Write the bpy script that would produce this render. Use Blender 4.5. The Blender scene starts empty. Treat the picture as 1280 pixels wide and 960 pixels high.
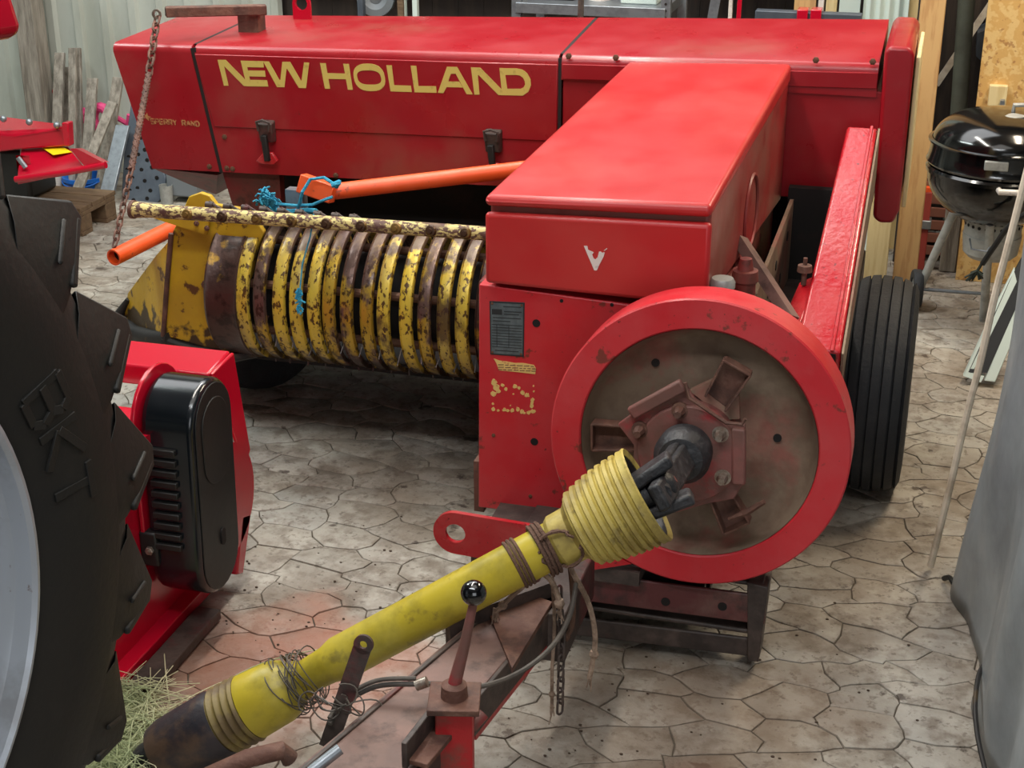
import bpy, math, random
from mathutils import Vector, Matrix
V = Vector
rnd = random.Random(7)
PI = math.pi
sc = bpy.context.scene
C = sc.collection
# ------------------------------------------------------------------ camera
FP = 1900.0
PITCH = math.atan(797 / FP)
YAW = math.atan(573 / (FP / math.cos(PITCH)))
CAM = V((0, 0, 2.25))
F_ = V((-math.sin(YAW) * math.cos(PITCH), math.cos(YAW) * math.cos(PITCH), -math.sin(PITCH)))
R_ = V((math.cos(YAW), math.sin(YAW), 0))
U_ = R_.cross(F_)
cd = bpy.data.cameras.new('camera'); cam = bpy.data.objects.new('camera', cd); C.objects.link(cam)
cd.sensor_fit = 'HORIZONTAL'; cd.sensor_width = 36; cd.lens = 36 * FP / 1280
cd.clip_start = 0.05; cd.clip_end = 60
cam.matrix_world = Matrix(((R_.x, U_.x, -F_.x, 0), (R_.y, U_.y, -F_.y, 0), (R_.z, U_.z, -F_.z, CAM.z), (0, 0, 0, 1)))
sc.camera = cam
vs = sc.view_settings
vs.view_transform = 'Standard'; vs.look = 'None'; vs.exposure = 0.14; vs.gamma = 1; vs.use_curve_mapping = False
# ------------------------------------------------------------------ light
w = bpy.data.worlds.new('world'); sc.world = w; w.use_nodes = True
w.node_tree.nodes['Background'].inputs[0].default_value = (0.62, 0.7, 0.8, 1)
w.node_tree.nodes['Background'].inputs[1].default_value = 0.16
def area(name, loc, target, sx, sy, power, col):
    l = bpy.data.lights.new(name, 'AREA'); l.shape = 'RECTANGLE'; l.size = sx; l.size_y = sy
    l.energy = power; l.color = col
    o = bpy.data.objects.new(name, l); C.objects.link(o); o.location = loc
    o.rotation_euler = (V(target) - V(loc)).to_track_quat('-Z', 'Y').to_euler()
    return o
area('ceiling_tube_front', (-1.2, 1.0, 3.9), (-1.2, 1.6, 0), 3.0, 0.3, 62, (0.93, 0.97, 1.0))
area('ceiling_tube_middle', (-1.6, 4.3, 3.9), (-1.5, 4.3, 0), 3.4, 0.25, 95, (1.0, 0.95, 0.86))
area('ceiling_tube_left', (-4.6, 4.8, 3.9), (-4.4, 5, 0), 2.4, 0.25, 88, (0.9, 1.0, 0.98))
area('ceiling_tube_right', (1.0, 5.6, 3.4), (0.2, 5.4, 0), 1.4, 0.25, 78, (1.0, 0.85, 0.64))
area('added_fill_rear', (-2.2, 5.6, 4.25), (-2.0, 5.2, 0), 4.5, 3.0, 150, (0.96, 0.98, 1.0))  # added overhead fill to soften the shadows, not an actual roof panel
area('added_fill_front', (-.6, 2.2, 4.25), (-.8, 2.4, 0), 3.0, 2.5, 36, (1.0, 0.97, 0.92))  # second added overhead fill, nearer the camera
area('front_area_light', (1.5, -2.5, 2.2), (-1.0, 3.5, 0.5), 3.0, 2.4, 55, (0.92, 0.96, 1.0))  # cool area light behind the camera, aimed at the baler

# ------------------------------------------------------------------ helpers
def at(x, y, X=None, Y=None, Z=None):
    d = F_ * FP + R_ * (x - 640) + U_ * (480 - y)
    if Y is not None: t = (Y - CAM.y) / d.y
    elif X is not None: t = (X - CAM.x) / d.x
    else: t = (Z - CAM.z) / d.z
    return CAM + d * t
def lin(c):
    return tuple(((v / 255) / 12.92 if v / 255 <= .04045 else ((v / 255 + .055) / 1.055) ** 2.4) for v in c) + (1,)
def perp(d):
    d = d.normalized()
    a = V((0, 0, 1)) if abs(d.z) < .9 else V((1, 0, 0))
    u = d.cross(a).normalized(); return u, d.cross(u).normalized()
class MB:
    def __init__(s): s.v = []; s.f = []; s.m = []; s.k = 0
    def add(s, vs_, fs):
        b = len(s.v); s.v += [V(p) for p in vs_]
        for f in fs: s.f.append([b + i for i in f]); s.m.append(s.k)
        return s
    def hexa(s, p):     # 8 points: bottom 4, top 4
        return s.add(p, [(3, 2, 1, 0), (4, 5, 6, 7), (0, 1, 5, 4), (1, 2, 6, 5), (2, 3, 7, 6), (3, 0, 4, 7)])
    def box(s, x0, x1, y0, y1, z0, z1):
        return s.hexa([(x0, y0, z0), (x1, y0, z0), (x1, y1, z0), (x0, y1, z0), (x0, y0, z1), (x1, y0, z1), (x1, y1, z1), (x0, y1, z1)])
    def bar(s, a, b, w_, h, up=(0, 0, 1)):
        a = V(a); b = V(b); d = (b - a).normalized(); up = V(up)
        r = d.cross(up)
        if r.length < 1e-4: r = d.cross(V((1, 0, 0)))
        r.normalize(); u = r.cross(d).normalized()
        P = []
        for q in (a, b):
            P.append([q + r * (i * w_ / 2) + u * (j * h / 2) for i, j in ((-1, -1), (1, -1), (1, 1), (-1, 1))])
        return s.hexa([P[0][0], P[0][1], P[1][1], P[1][0], P[0][3], P[0][2], P[1][2], P[1][3]])
    def prism(s, pts, vec):
        n = len(pts); pts = [V(p) for p in pts]; vec = V(vec)
        return s.add(pts + [p + vec for p in pts], [list(range(n))[::-1], list(range(n, 2 * n))] + [(i, (i + 1) % n, n + (i + 1) % n, n + i) for i in range(n)])
    def tube(s, pts, r, n=10, closed=False, cap=True):
        pts = [V(p) for p in pts]; m = len(pts)
        rs = r if isinstance(r, (list, tuple)) else [r] * m
        vs_ = []; u = None
        for i, p in enumerate(pts):
            if closed: d = pts[(i + 1) % m] - pts[i - 1]
            else: d = pts[min(i + 1, m - 1)] - pts[max(i - 1, 0)]
            if d.length < 1e-7: d = V((0, 0, 1))
            d.normalize()
            if u is None: u, _ = perp(d)
            u = (u - d * u.dot(d))
            if u.length < 1e-5: u, _ = perp(d)
            u.normalize(); w2 = d.cross(u)
            for k in range(n):
                a = 2 * PI * k / n; vs_.append(p + (u * math.cos(a) + w2 * math.sin(a)) * rs[i])
        fs = []
        for i in range(m if closed else m - 1):
            j = (i + 1) % m
            for k in range(n): fs.append((i * n + k, i * n + (k + 1) % n, j * n + (k + 1) % n, j * n + k))
        if cap and not closed: fs += [list(range(n))[::-1], [(m - 1) * n + k for k in range(n)]]
        return s.add(vs_, fs)
    def lathe(s, prof, o, ax, n=32, closed=False, a0=0, a1=2 * PI, ref=None):
        o = V(o); ax = V(ax).normalized()
        if ref is None: u, w2 = perp(ax)
        else:
            u = V(ref); u = (u - ax * u.dot(ax)).normalized(); w2 = ax.cross(u)
        full = abs(a1 - a0) > 2 * PI - 1e-4
        cnt = n if full else n + 1; m = len(prof); vs_ = []
        for i in range(cnt):
            a = a0 + (a1 - a0) * i / n
            e = u * math.cos(a) + w2 * math.sin(a)
            for (r, t) in prof: vs_.append(o + e * r + ax * t)
        fs = []
        for i in range(n):
            j = (i + 1) % cnt
            for k in range(m if closed else m - 1):
                l = (k + 1) % m; fs.append((i * m + k, j * m + k, j * m + l, i * m + l))
        if closed and not full: fs += [list(range(m)), [n * m + k for k in range(m)][::-1]]
        return s.add(vs_, fs)
    def cyl(s, a, b, r, n=16, r2=None):
        a = V(a); b = V(b); L = (b - a).length; r2 = r if r2 is None else r2
        return s.tube([a, b], [r, r2], n)
    def sphere(s, c, r, n=16, sc_=(1, 1, 1)):
        m = n // 2; c = V(c); vs_ = [c + V((0, 0, r * sc_[2]))]
        for i in range(1, m):
            t = PI * i / m
            for k in range(n):
                a = 2 * PI * k / n; vs_.append(c + V((r * math.sin(t) * math.cos(a) * sc_[0], r * math.sin(t) * math.sin(a) * sc_[1], r * math.cos(t) * sc_[2])))
        vs_.append(c - V((0, 0, r * sc_[2]))); L = len(vs_) - 1; fs = []
        for k in range(n):
            fs.append((0, 1 + k, 1 + (k + 1) % n)); fs.append((L, 1 + (m - 2) * n + (k + 1) % n, 1 + (m - 2) * n + k))
            for i in range(m - 2): fs.append((1 + i * n + k, 1 + (i + 1) * n + k, 1 + (i + 1) * n + (k + 1) % n, 1 + i * n + (k + 1) % n))
        return s.add(vs_, fs)
    def bolt(s, p, ax, r=.009, h=.008):
        p = V(p); ax = V(ax).normalized()
        s.lathe([(0, h), (r * .75, h), (r, h * .8), (r, 0)], p, ax, 6)
        return s.lathe([(0, h * 1.5), (r * .45, h * 1.5), (r * .45, h)], p, ax, 8)
    def link(s, c, d, side, L, W, r):
        c = V(c); d = V(d).normalized(); side = V(side); side = (side - d * side.dot(d)).normalized(); pts = []
        for i in range(12):
            a = 2 * PI * i / 12; k = (L / 2 - W / 2) * (1 if math.cos(a) > 0 else -1)
            pts.append(c + d * (k + math.cos(a) * W / 2) + side * math.sin(a) * W / 2)
        return s.tube(pts, r, 6, closed=True)
    def chain(s, pts, L=.032, W=.018, r=.0032):
        pts = [V(p) for p in pts]; tot = sum((pts[i + 1] - pts[i]).length for i in range(len(pts) - 1)); n = max(2, int(tot / (L * .72)))
        for i in range(n):
            t = (i + .5) / n * tot; j = 0
            while j < len(pts) - 2 and t > (pts[j + 1] - pts[j]).length: t -= (pts[j + 1] - pts[j]).length; j += 1
            d = (pts[j + 1] - pts[j]).normalized(); u, w2 = perp(d)
            a = .6 + (i % 2) * PI / 2
            s.link(pts[j] + d * t, d, u * math.cos(a) + w2 * math.sin(a), L, W, r)
        return s
def build(name, mb, mats, parent=None, bevel=0, seg=2, ang=35, smooth=True, kind=None):
    me = bpy.data.meshes.new(name)
    off = V((0, 0, 0))
    if parent is None and kind != 'structure':
        xs = [p.x for p in mb.v]; ys = [p.y for p in mb.v]; zs = [p.z for p in mb.v]
        off = V(((min(xs) + max(xs)) / 2, (min(ys) + max(ys)) / 2, min(zs)))
    me.from_pydata([tuple(p - off) for p in mb.v], [], mb.f); me.validate()
    if not isinstance(mats, (list, tuple)): mats = [mats]
    for m in mats: me.materials.append(m)
    if len(mats) > 1 and len(me.polygons) == len(mb.m):
        for p, k in zip(me.polygons, mb.m): p.material_index = min(k, len(mats) - 1)
    import bmesh
    b = bmesh.new(); b.from_mesh(me); bmesh.ops.recalc_face_normals(b, faces=b.faces); b.to_mesh(me); b.free()
    if smooth:
        me.shade_smooth(); me.set_sharp_from_angle(angle=math.radians(ang))
    o = bpy.data.objects.new(name, me); C.objects.link(o); o.location = off
    if parent is not None:
        o.parent = parent
        if parent.type == 'EMPTY': o.location = -V(parent.location)
    if bevel:
        m = o.modifiers.new('bevel', 'BEVEL'); m.width = bevel; m.segments = seg; m.limit_method = 'ANGLE'; m.angle_limit = math.radians(40); m.harden_normals = False
    if kind: o['kind'] = kind
    return o
def thing(name, label, cat, loc, group=None):
    o = bpy.data.objects.new(name, None); C.objects.link(o); o.location = loc; o.empty_display_size = .1
    o['label'] = label; o['category'] = cat
    if group: o['group'] = group
    return o
def tag(o, label, cat, group=None, kind=None):
    o['label'] = label; o['category'] = cat
    if group: o['group'] = group
    if kind: o['kind'] = kind
    return o
# ------------------------------------------------------------------ materials
def mat(name, base, rough=.5, metal=0, layers=(), bump=0, bscale=40, coat=0, rvar=0, spec=.5, stretch=(1, 1, 1), attr=None):
    """layers: (colour, noise scale, threshold, softness, strength[, detail]) wear patches of the surface's own colour"""
    m = bpy.data.materials.new(name); m.use_nodes = True; nt = m.node_tree; N = nt.nodes; L = nt.links
    b = N['Principled BSDF']; b.inputs['Roughness'].default_value = rough; b.inputs['Metallic'].default_value = metal
    b.inputs['Coat Weight'].default_value = coat; b.inputs['Coat Roughness'].default_value = .15
    b.inputs['Specular IOR Level'].default_value = spec
    tc = N.new('ShaderNodeTexCoord'); mp = N.new('ShaderNodeMapping'); L.new(tc.outputs['Object'], mp.inputs[0]); mp.inputs['Scale'].default_value = stretch
    mp.inputs['Location'].default_value = (hash(name) % 97 / 10 if False else len(name) * 1.37, 3.1, 0)
    col = N.new('ShaderNodeRGB'); col.outputs[0].default_value = lin(base); cur = col.outputs[0]
    if attr:
        a = N.new('ShaderNodeAttribute'); a.attribute_name = attr
        mx = N.new('ShaderNodeMix'); mx.data_type = 'RGBA'; mx.blend_type = 'MULTIPLY'; mx.inputs[0].default_value = 1
        L.new(cur, mx.inputs[6]); L.new(a.outputs['Color'], mx.inputs[7]); cur = mx.outputs[2]
    for i, ly in enumerate(layers):
        c, s_, th, so, st = ly[:5]; det = ly[5] if len(ly) > 5 else 6
        n = N.new('ShaderNodeTexNoise'); n.inputs['Scale'].default_value = s_; n.inputs['Detail'].default_value = det; n.inputs['Roughness'].default_value = .62
        mp2 = N.new('ShaderNodeVectorMath'); mp2.operation = 'ADD'; mp2.inputs[1].default_value = (i * 5.3, i * 2.1, i * 7.7)
        L.new(mp.outputs[0], mp2.inputs[0]); L.new(mp2.outputs[0], n.inputs['Vector'])
        r = N.new('ShaderNodeMapRange'); r.inputs[1].default_value = th - so; r.inputs[2].default_value = th + so; r.inputs[3].default_value = 0; r.inputs[4].default_value = st
        L.new(n.outputs[0], r.inputs[0])
        mx = N.new('ShaderNodeMix'); mx.data_type = 'RGBA'; L.new(r.outputs[0], mx.inputs[0]); L.new(cur, mx.inputs[6]); mx.inputs[7].default_value = lin(c); cur = mx.outputs[2]
    L.new(cur, b.inputs['Base Color'])
    if bump or rvar:
        n = N.new('ShaderNodeTexNoise'); n.inputs['Scale'].default_value = bscale; n.inputs['Detail'].default_value = 5; L.new(mp.outputs[0], n.inputs['Vector'])
        if bump:
            bp = N.new('ShaderNodeBump'); bp.inputs['Strength'].default_value = bump; bp.inputs['Distance'].default_value = .01; L.new(n.outputs[0], bp.inputs['Height']); L.new(bp.outputs[0], b.inputs['Normal'])
        if rvar:
            n2 = N.new('ShaderNodeTexNoise'); n2.inputs['Scale'].default_value = 6; n2.inputs['Detail'].default_value = 6; L.new(mp.outputs[0], n2.inputs['Vector'])
            r = N.new('ShaderNodeMapRange'); r.inputs[1].default_value = .3; r.inputs[2].default_value = .7; r.inputs[3].default_value = max(0.05, rough - rvar); r.inputs[4].default_value = rough + rvar
            L.new(n2.outputs[0], r.inputs[0]); L.new(r.outputs[0], b.inputs['Roughness'])
    return m
RUST = (70, 38, 28)
DUST = (140, 118, 98)
M = {}
M['red'] = mat('red_paint', (150, 15, 28), .34, layers=[((164, 52, 54), 2.5, .55, .12, .5), (RUST, 26, .70, .02, .8), (DUST, 1.6, .66, .12, .35)], bump=.06, bscale=9, rvar=.1, coat=.15)
M['redhood'] = mat('faded_red_paint', (182, 36, 38), .38, layers=[((196, 84, 74), 2.2, .55, .15, .4), ((90, 25, 20), 30, .735, .015, .7)], bump=.05, bscale=7, rvar=.08, coat=.1)  # lighter, pinker red than the covers
M['redworn'] = mat('worn_red_paint', (192, 34, 44), .42, layers=[((190, 82, 82), 4, .54, .12, .45), ((100, 50, 38), 13, .645, .02, .85), ((60, 35, 28), 60, .69, .02, .8)], bump=.12, bscale=30, rvar=.1)
M['redarm'] = mat('chipped_red_paint', (178, 18, 32), .3, layers=[((190, 110, 105), 5, .55, .12, .35), ((70, 20, 22), 55, .66, .02, .85)], bump=.25, bscale=50, rvar=.12, coat=.3)
M['reddark'] = mat('dirty_red_paint', (128, 26, 28), .6, layers=[((88, 66, 52), 5, .5, .12, .7), (RUST, 20, .58, .05, .7)], bump=.2, bscale=40)
M['redframe'] = mat('dusty_red_frame_paint', (140, 28, 36), .55, layers=[((92, 74, 68), 4, .5, .1, .75), ((48, 38, 34), 18, .57, .05, .75), ((205, 28, 50), 3.3, .62, .04, .8)], bump=.2, bscale=50)
M['frame'] = mat('grimy_steel_frame', (66, 56, 52), .55, layers=[((100, 84, 76), 6, .52, .1, .6), ((112, 34, 38), 5, .6, .05, .7), ((34, 28, 26), 14, .55, .08, .6)], bump=.25, bscale=40)
M['disc'] = mat('dusty_flywheel_disc', (126, 106, 88), .75, layers=[((150, 66, 62), 5, .56, .06, .55), ((100, 78, 62), 9, .54, .08, .6), ((164, 148, 124), 3, .58, .08, .5)], bump=.15, bscale=60)
M['hub'] = mat('dusty_red_hub', (128, 76, 70), .62, layers=[((160, 34, 44), 12, .58, .05, .75), ((96, 74, 64), 9, .5, .08, .6)], bump=.15, bscale=70)
M['tongue'] = mat('rubbed_brown_tongue', (112, 88, 80), .6, layers=[((140, 106, 96), 5, .52, .1, .6), ((190, 28, 50), 2.6, .64, .02, .9), ((58, 46, 42), 14, .58, .06, .6)], bump=.2, bscale=50)
M['post'] = mat('chipped_red_post_paint', (176, 26, 32), .5, layers=[((110, 72, 60), 7, .56, .05, .8)], bump=.2, bscale=50)
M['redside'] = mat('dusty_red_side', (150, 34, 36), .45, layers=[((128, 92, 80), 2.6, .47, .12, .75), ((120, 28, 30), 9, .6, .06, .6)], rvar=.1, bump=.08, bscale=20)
M['web'] = mat('grimy_brown_red_beam', (92, 46, 46), .55, layers=[((112, 84, 76), 7, .54, .08, .6), ((50, 38, 36), 12, .56, .06, .7)], bump=.2, bscale=50)
M['rib'] = mat('dirty_olive_ribs', (126, 108, 58), .55, layers=[((86, 66, 48), 12, .54, .06, .7)], bump=.2, bscale=50)
M['rusty'] = mat('rusty_steel', (96, 62, 50), .7, layers=[((130, 96, 80), 20, .55, .1, .6), ((50, 36, 32), 14, .55, .08, .6)], bump=.3, bscale=80)
M['black'] = mat('black_grease_cast', (30, 30, 33), .5, layers=[((62, 60, 62), 22, .55, .1, .6)], bump=.5, bscale=45)
M['void'] = mat('grimy_black_interior', (16, 12, 11), .8, layers=[((40, 24, 20), 6, .58, .08, .7)])  # near-black that puts the shade of holes, gaps and recesses into colour
M['yellow'] = mat('worn_yellow_paint', (196, 158, 34), .45, layers=[((168, 132, 40), 4, .52, .1, .6), ((84, 52, 32), 15, .605, .025, .95), ((62, 38, 28), 3.2, .66, .03, .95)], bump=.2, bscale=30, rvar=.08)
M['band'] = mat('scratched_yellow_band', (212, 182, 66), .34, metal=.25, layers=[((150, 130, 90), 9, .55, .1, .6), ((74, 46, 30), 75, .56, .02, .95), ((66, 44, 38), 6, .60, .04, .85)], bump=.15, bscale=60, stretch=(1, .6, .6))
M['band2'] = mat('rust_brown_band', (108, 84, 76), .32, metal=.5, layers=[((190, 156, 54), 7, .46, .03, .95), ((60, 40, 32), 70, .55, .03, .9), ((150, 150, 165), 6, .66, .05, .6)], bump=.15, bscale=60, stretch=(1, .6, .6))
M['band3'] = mat('dark_rust_band', (74, 52, 46), .36, metal=.4, layers=[((170, 130, 40), 7, .58, .03, .9), ((40, 26, 22), 20, .55, .05, .8)], bump=.15, bscale=60)
M['bandrim'] = mat('band_edge_metal', (120, 92, 46), .4, metal=.4, layers=[((60, 38, 30), 18, .5, .05, .9)])
M['guardbar'] = mat('flaking_cream_yellow_bar', (206, 188, 122), .6, layers=[((96, 66, 54), 48, .51, .015, 1), ((84, 52, 46), 9, .53, .03, .9)], bump=.5, bscale=30, stretch=(1, 1.5, 1.8))
M['orange'] = mat('orange_paint', (232, 84, 30), .4, layers=[((120, 60, 40), 40, .66, .03, .8), ((235, 110, 70), 5, .55, .1, .5)], bump=.05)
M['tyre'] = mat('black_rubber', (36, 38, 41), .7, layers=[((62, 62, 62), 9, .6, .12, .5), ((88, 84, 78), 60, .69, .04, .5)], bump=.2, bscale=90)
M['tyre_big'] = mat('tractor_rubber', (19, 20, 20), .62, layers=[((30, 27, 22), 2.2, .5, .15, .75), ((36, 34, 32), 12, .64, .06, .4)], bump=.15, bscale=60)
M['rubber'] = mat('worn_black_rubber', (30, 28, 27), .6, layers=[((84, 66, 36), 14, .64, .04, .6)], bump=.1)
M['silver'] = mat('silver_rim_paint', (176, 182, 190), .35, metal=.35, layers=[((120, 116, 112), 5, .6, .08, .5), ((104, 66, 44), 30, .69, .03, .8)], rvar=.08)
M['steel'] = mat('galvanised_steel', (150, 156, 162), .4, metal=.7, layers=[((110, 112, 115), 30, .55, .1, .5)])
M['bolt'] = mat('zinc_bolt', (170, 160, 148), .4, metal=.7, layers=[((110, 80, 64), 60, .5, .1, .6)])
M['brownbolt'] = mat('rusty_bolt', (110, 76, 58), .6, metal=.3)
M['plastic_red'] = mat('glossy_new_red_paint', (190, 12, 42), .22, coat=.5, layers=[((170, 16, 40), 3, .5, .2, .4)])
M['gloss_black'] = mat('glossy_black_plastic', (14, 19, 24), .2, coat=.4, layers=[((34, 38, 42), 9, .6, .1, .4)], bump=.06, bscale=14)
M['matt_black'] = mat('matt_black_plastic', (26, 27, 27), .5, layers=[((44, 42, 38), 5, .55, .12, .5)], bump=.05)
M['knob'] = mat('black_ball_knob', (8, 9, 12), .12, coat=.8)
M['pto'] = mat('yellow_plastic_guard', (186, 166, 44), .42, layers=[((132, 120, 40), 7, .54, .08, .65), ((96, 80, 46), 12, .62, .04, .7), ((206, 192, 96), 5, .6, .1, .5)], bump=.1, bscale=30)
M['ptopale'] = mat('faded_yellow_cone', (184, 164, 82), .5, layers=[((132, 112, 58), 8, .52, .08, .75), ((100, 84, 52), 22, .62, .04, .6)], bump=.15, bscale=50)
M['ptodark'] = mat('grimy_purple_black_sleeve', (50, 42, 46), .5, layers=[((92, 70, 54), 9, .55, .06, .8), ((28, 34, 44), 6, .58, .06, .7)], bump=.3, bscale=30)
M['twine'] = mat('old_baler_twine', (172, 148, 128), .9, layers=[((100, 78, 62), 30, .5, .1, .7)], bump=.5, bscale=200)
M['twinebrown'] = mat('brown_baler_twine', (96, 70, 56), .9, bump=.5, bscale=200)
M['blue'] = mat('blue_twine', (36, 140, 176), .8, layers=[((90, 190, 210), 60, .55, .1, .6)], bump=.5, bscale=200)
M['hose'] = mat('grey_rubber_hose', (74, 68, 62), .6, layers=[((110, 100, 90), 14, .55, .1, .5)])
M['letter'] = mat('pale_gold_lettering', (208, 184, 96), .5, layers=[((160, 132, 62), 30, .64, .06, .6)])
M['lettersmall'] = mat('worn_gold_lettering', (196, 140, 90), .5, layers=[((140, 40, 34), 90, .55, .06, .8)])
M['white'] = mat('white_decal', (222, 214, 206), .5, layers=[((180, 176, 172), 60, .58, .05, .6)])
M['sticker'] = mat('peeling_cream_sticker', (220, 186, 110), .6, layers=[((190, 110, 70), 90, .6, .04, .7)])
M['plate'] = mat('grey_data_plate', (110, 122, 126), .4, metal=.4, layers=[((80, 88, 92), 40, .5, .1, .6)])
M['ink'] = mat('dark_print', (36, 40, 42), .6)
M['gold'] = mat('yellow_sticker', (240, 214, 20), .5)
M['wood'] = mat('weathered_grey_wood', (160, 152, 140), .85, layers=[((92, 84, 74), 5, .5, .1, .7), ((164, 156, 142), 14, .6, .06, .5)], bump=.4, bscale=30, stretch=(6, 6, .6))
M['pallet'] = mat('pallet_wood', (116, 94, 70), .85, layers=[((90, 70, 52), 6, .5, .1, .7)], bump=.4, bscale=30, stretch=(1, 6, 6))
M['stud'] = mat('planed_pine', (206, 166, 112), .65, layers=[((176, 128, 80), 5, .56, .06, .55), ((120, 74, 44), 7, .75, .02, .9)], bump=.1, stretch=(7, 7, .7))
M['pale'] = mat('pale_spruce', (220, 200, 150), .65, layers=[((196, 168, 112), 5, .56, .06, .55)], stretch=(8, 8, .5))
M['osb'] = mat('oriented_strand_board', (206, 164, 98), .75, layers=[((222, 190, 128), 26, .52, .04, .8, 2), ((158, 108, 62), 34, .62, .03, .7, 2)], bump=.15, bscale=60)
M['corr'] = mat('grey_corrugated_sheet', (186, 190, 180), .5, layers=[((140, 142, 128), 3, .55, .1, .5)], stretch=(1, 1, .3))
M['dark'] = mat('dark_stained_boards', (46, 38, 34), .85, layers=[((72, 60, 50), 4, .55, .1, .6)], stretch=(5, 5, .5), bump=.2)
M['ceil'] = mat('fibre_cement_ceiling', (170, 168, 160), .9)
M['enamel'] = mat('black_enamel', (10, 11, 12), .12, coat=.6)
M['crate'] = mat('red_brown_crate_slats', (158, 100, 78), .7)
M['alu'] = mat('dull_aluminium', (178, 180, 176), .45, metal=.35, layers=[((120, 120, 116), 20, .55, .1, .5)])
M['tarp'] = mat('grey_tarpaulin', (142, 149, 152), .42, layers=[((98, 102, 104), 3, .5, .12, .6), ((140, 146, 152), 5, .6, .1, .4)], bump=.9, bscale=4.5, rvar=.1)
M['strap'] = mat('dirty_white_webbing', (214, 202, 182), .8, layers=[((150, 130, 106), 12, .55, .1, .6)])
M['mint'] = mat('pale_green_white_plastic', (206, 220, 212), .4)
M['bluetub'] = mat('blue_plastic', (24, 104, 196), .4)
M['pink'] = mat('pink_plastic', (226, 74, 130), .5)
M['slate'] = mat('dark_slate_sheet', (76, 84, 94), .5, metal=.3, layers=[((100, 108, 116), 8, .55, .1, .5)])
M['hay'] = mat('dry_hay', (222, 214, 180), .8, layers=[((150, 166, 120), 3, .5, .1, .8)])
M['cardboard'] = mat('red_plastic_crate', (150, 58, 50), .6)
M['greybox'] = mat('grey_box', (120, 126, 130), .6)
M['pipe'] = mat('dusty_grey_pipe', (104, 108, 96), .5, layers=[((76, 76, 66), 6, .5, .1, .6)])
M['greenhose'] = mat('dark_green_glove_fabric', (38, 48, 40), .7)
# ------------------------------------------------------------------ room shell
def floor():
    vs_, fs, cols, mi = [], [], [], []
    W, Hh = .24, .136
    def jit(x, y, s):
        r = random.Random(int(round(x * 1000)) * 92821 + int(round(y * 1000)) * 31 + 5)
        return V((x + (r.random() - .5) * s, y + (r.random() - .5) * s * .6, 0))
    r2 = random.Random(3)
    def face(idx, c, m): fs.append(idx); mi.append(m); cols.extend([c] * len(idx))
    for i in range(-37, 15):
        for j in range(3, 60):
            cx = i * W * .75; cy = j * Hh + (Hh / 2 if i % 2 else 0)
            if not (-6.4 < cx < 2.4 and .6 < cy < 7.7): continue
            co = [(cx + W / 2, cy), (cx + W / 4, cy + Hh / 2), (cx - W / 4, cy + Hh / 2), (cx - W / 2, cy), (cx - W / 4, cy - Hh / 2), (cx + W / 4, cy - Hh / 2)]
            cj = [jit(x, y, .085) for x, y in co]; ring = []
            for k in range(6):
                a, b = co[k], co[(k + 1) % 6]; A, B = cj[k], cj[(k + 1) % 6]
                ring.append(A)
                m = jit((a[0] + b[0]) / 2, (a[1] + b[1]) / 2, .05) - V(((a[0] + b[0]) / 2, (a[1] + b[1]) / 2, 0))
                ring.append((A + B) / 2 + m)
            c = sum(ring, V((0, 0, 0))) / 12; n = len(ring)
            def inset(dst, z):
                o = []
                for k in range(n):
                    e = (ring[(k + 1) % n] - ring[k - 1]).normalized(); nn = V((-e.y, e.x, 0)); o.append(ring[k] + nn * dst + V((0, 0, z)))
                return o
            dz = r2.uniform(-.0025, .0)
            b = len(vs_); vs_ += inset(.0008, -.012) + inset(.0028, -.002 + dz) + inset(.008, dz)
            t = r2.uniform(.80, 1.08); h = r2.uniform(-.03, .03); cc = (t + h, t, t - h * 1.2, 1)
            for k in range(n):
                k2 = (k + 1) % n
                face((b + k, b + k2, b + n + k2, b + n + k), cc, 0); face((b + n + k, b + n + k2, b + 2 * n + k2, b + 2 * n + k), cc, 0)
            face([b + 2 * n + k for k in range(n)], cc, 0)
    b = len(vs_); vs_ += [V((-9, -5, -.007)), V((3.5, -5, -.007)), V((3.5, 8.2, -.007)), V((-9, 8.2, -.007))]
    face((b, b + 1, b + 2, b + 3), (1, 1, 1, 1), 1)
    me = bpy.data.meshes.new('floor'); me.from_pydata([tuple(p) for p in vs_], [], fs)
    ca = me.color_attributes.new('tint', 'FLOAT_COLOR', 'CORNER')
    ca.data.foreach_set('color', [x for c in cols for x in c])
    me.materials.append(fm); me.materials.append(jm)
    me.polygons.foreach_set('material_index', mi)
    me.shade_smooth(); me.set_sharp_from_angle(angle=math.radians(30))
    o = bpy.data.objects.new('floor', me); C.objects.link(o); o['kind'] = 'structure'; return o
fm = mat('concrete_paver', (176, 171, 161), .62, layers=[((126, 112, 96), 1.5, .48, .1, .75), ((196, 190, 178), 5, .57, .08, .55), ((104, 90, 76), 14, .56, .07, .6), ((96, 84, 72), 45, .60, .04, .6), ((56, 42, 34), 9, .66, .02, .8)], bump=.5, bscale=38, attr='tint', rvar=.12)
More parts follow.
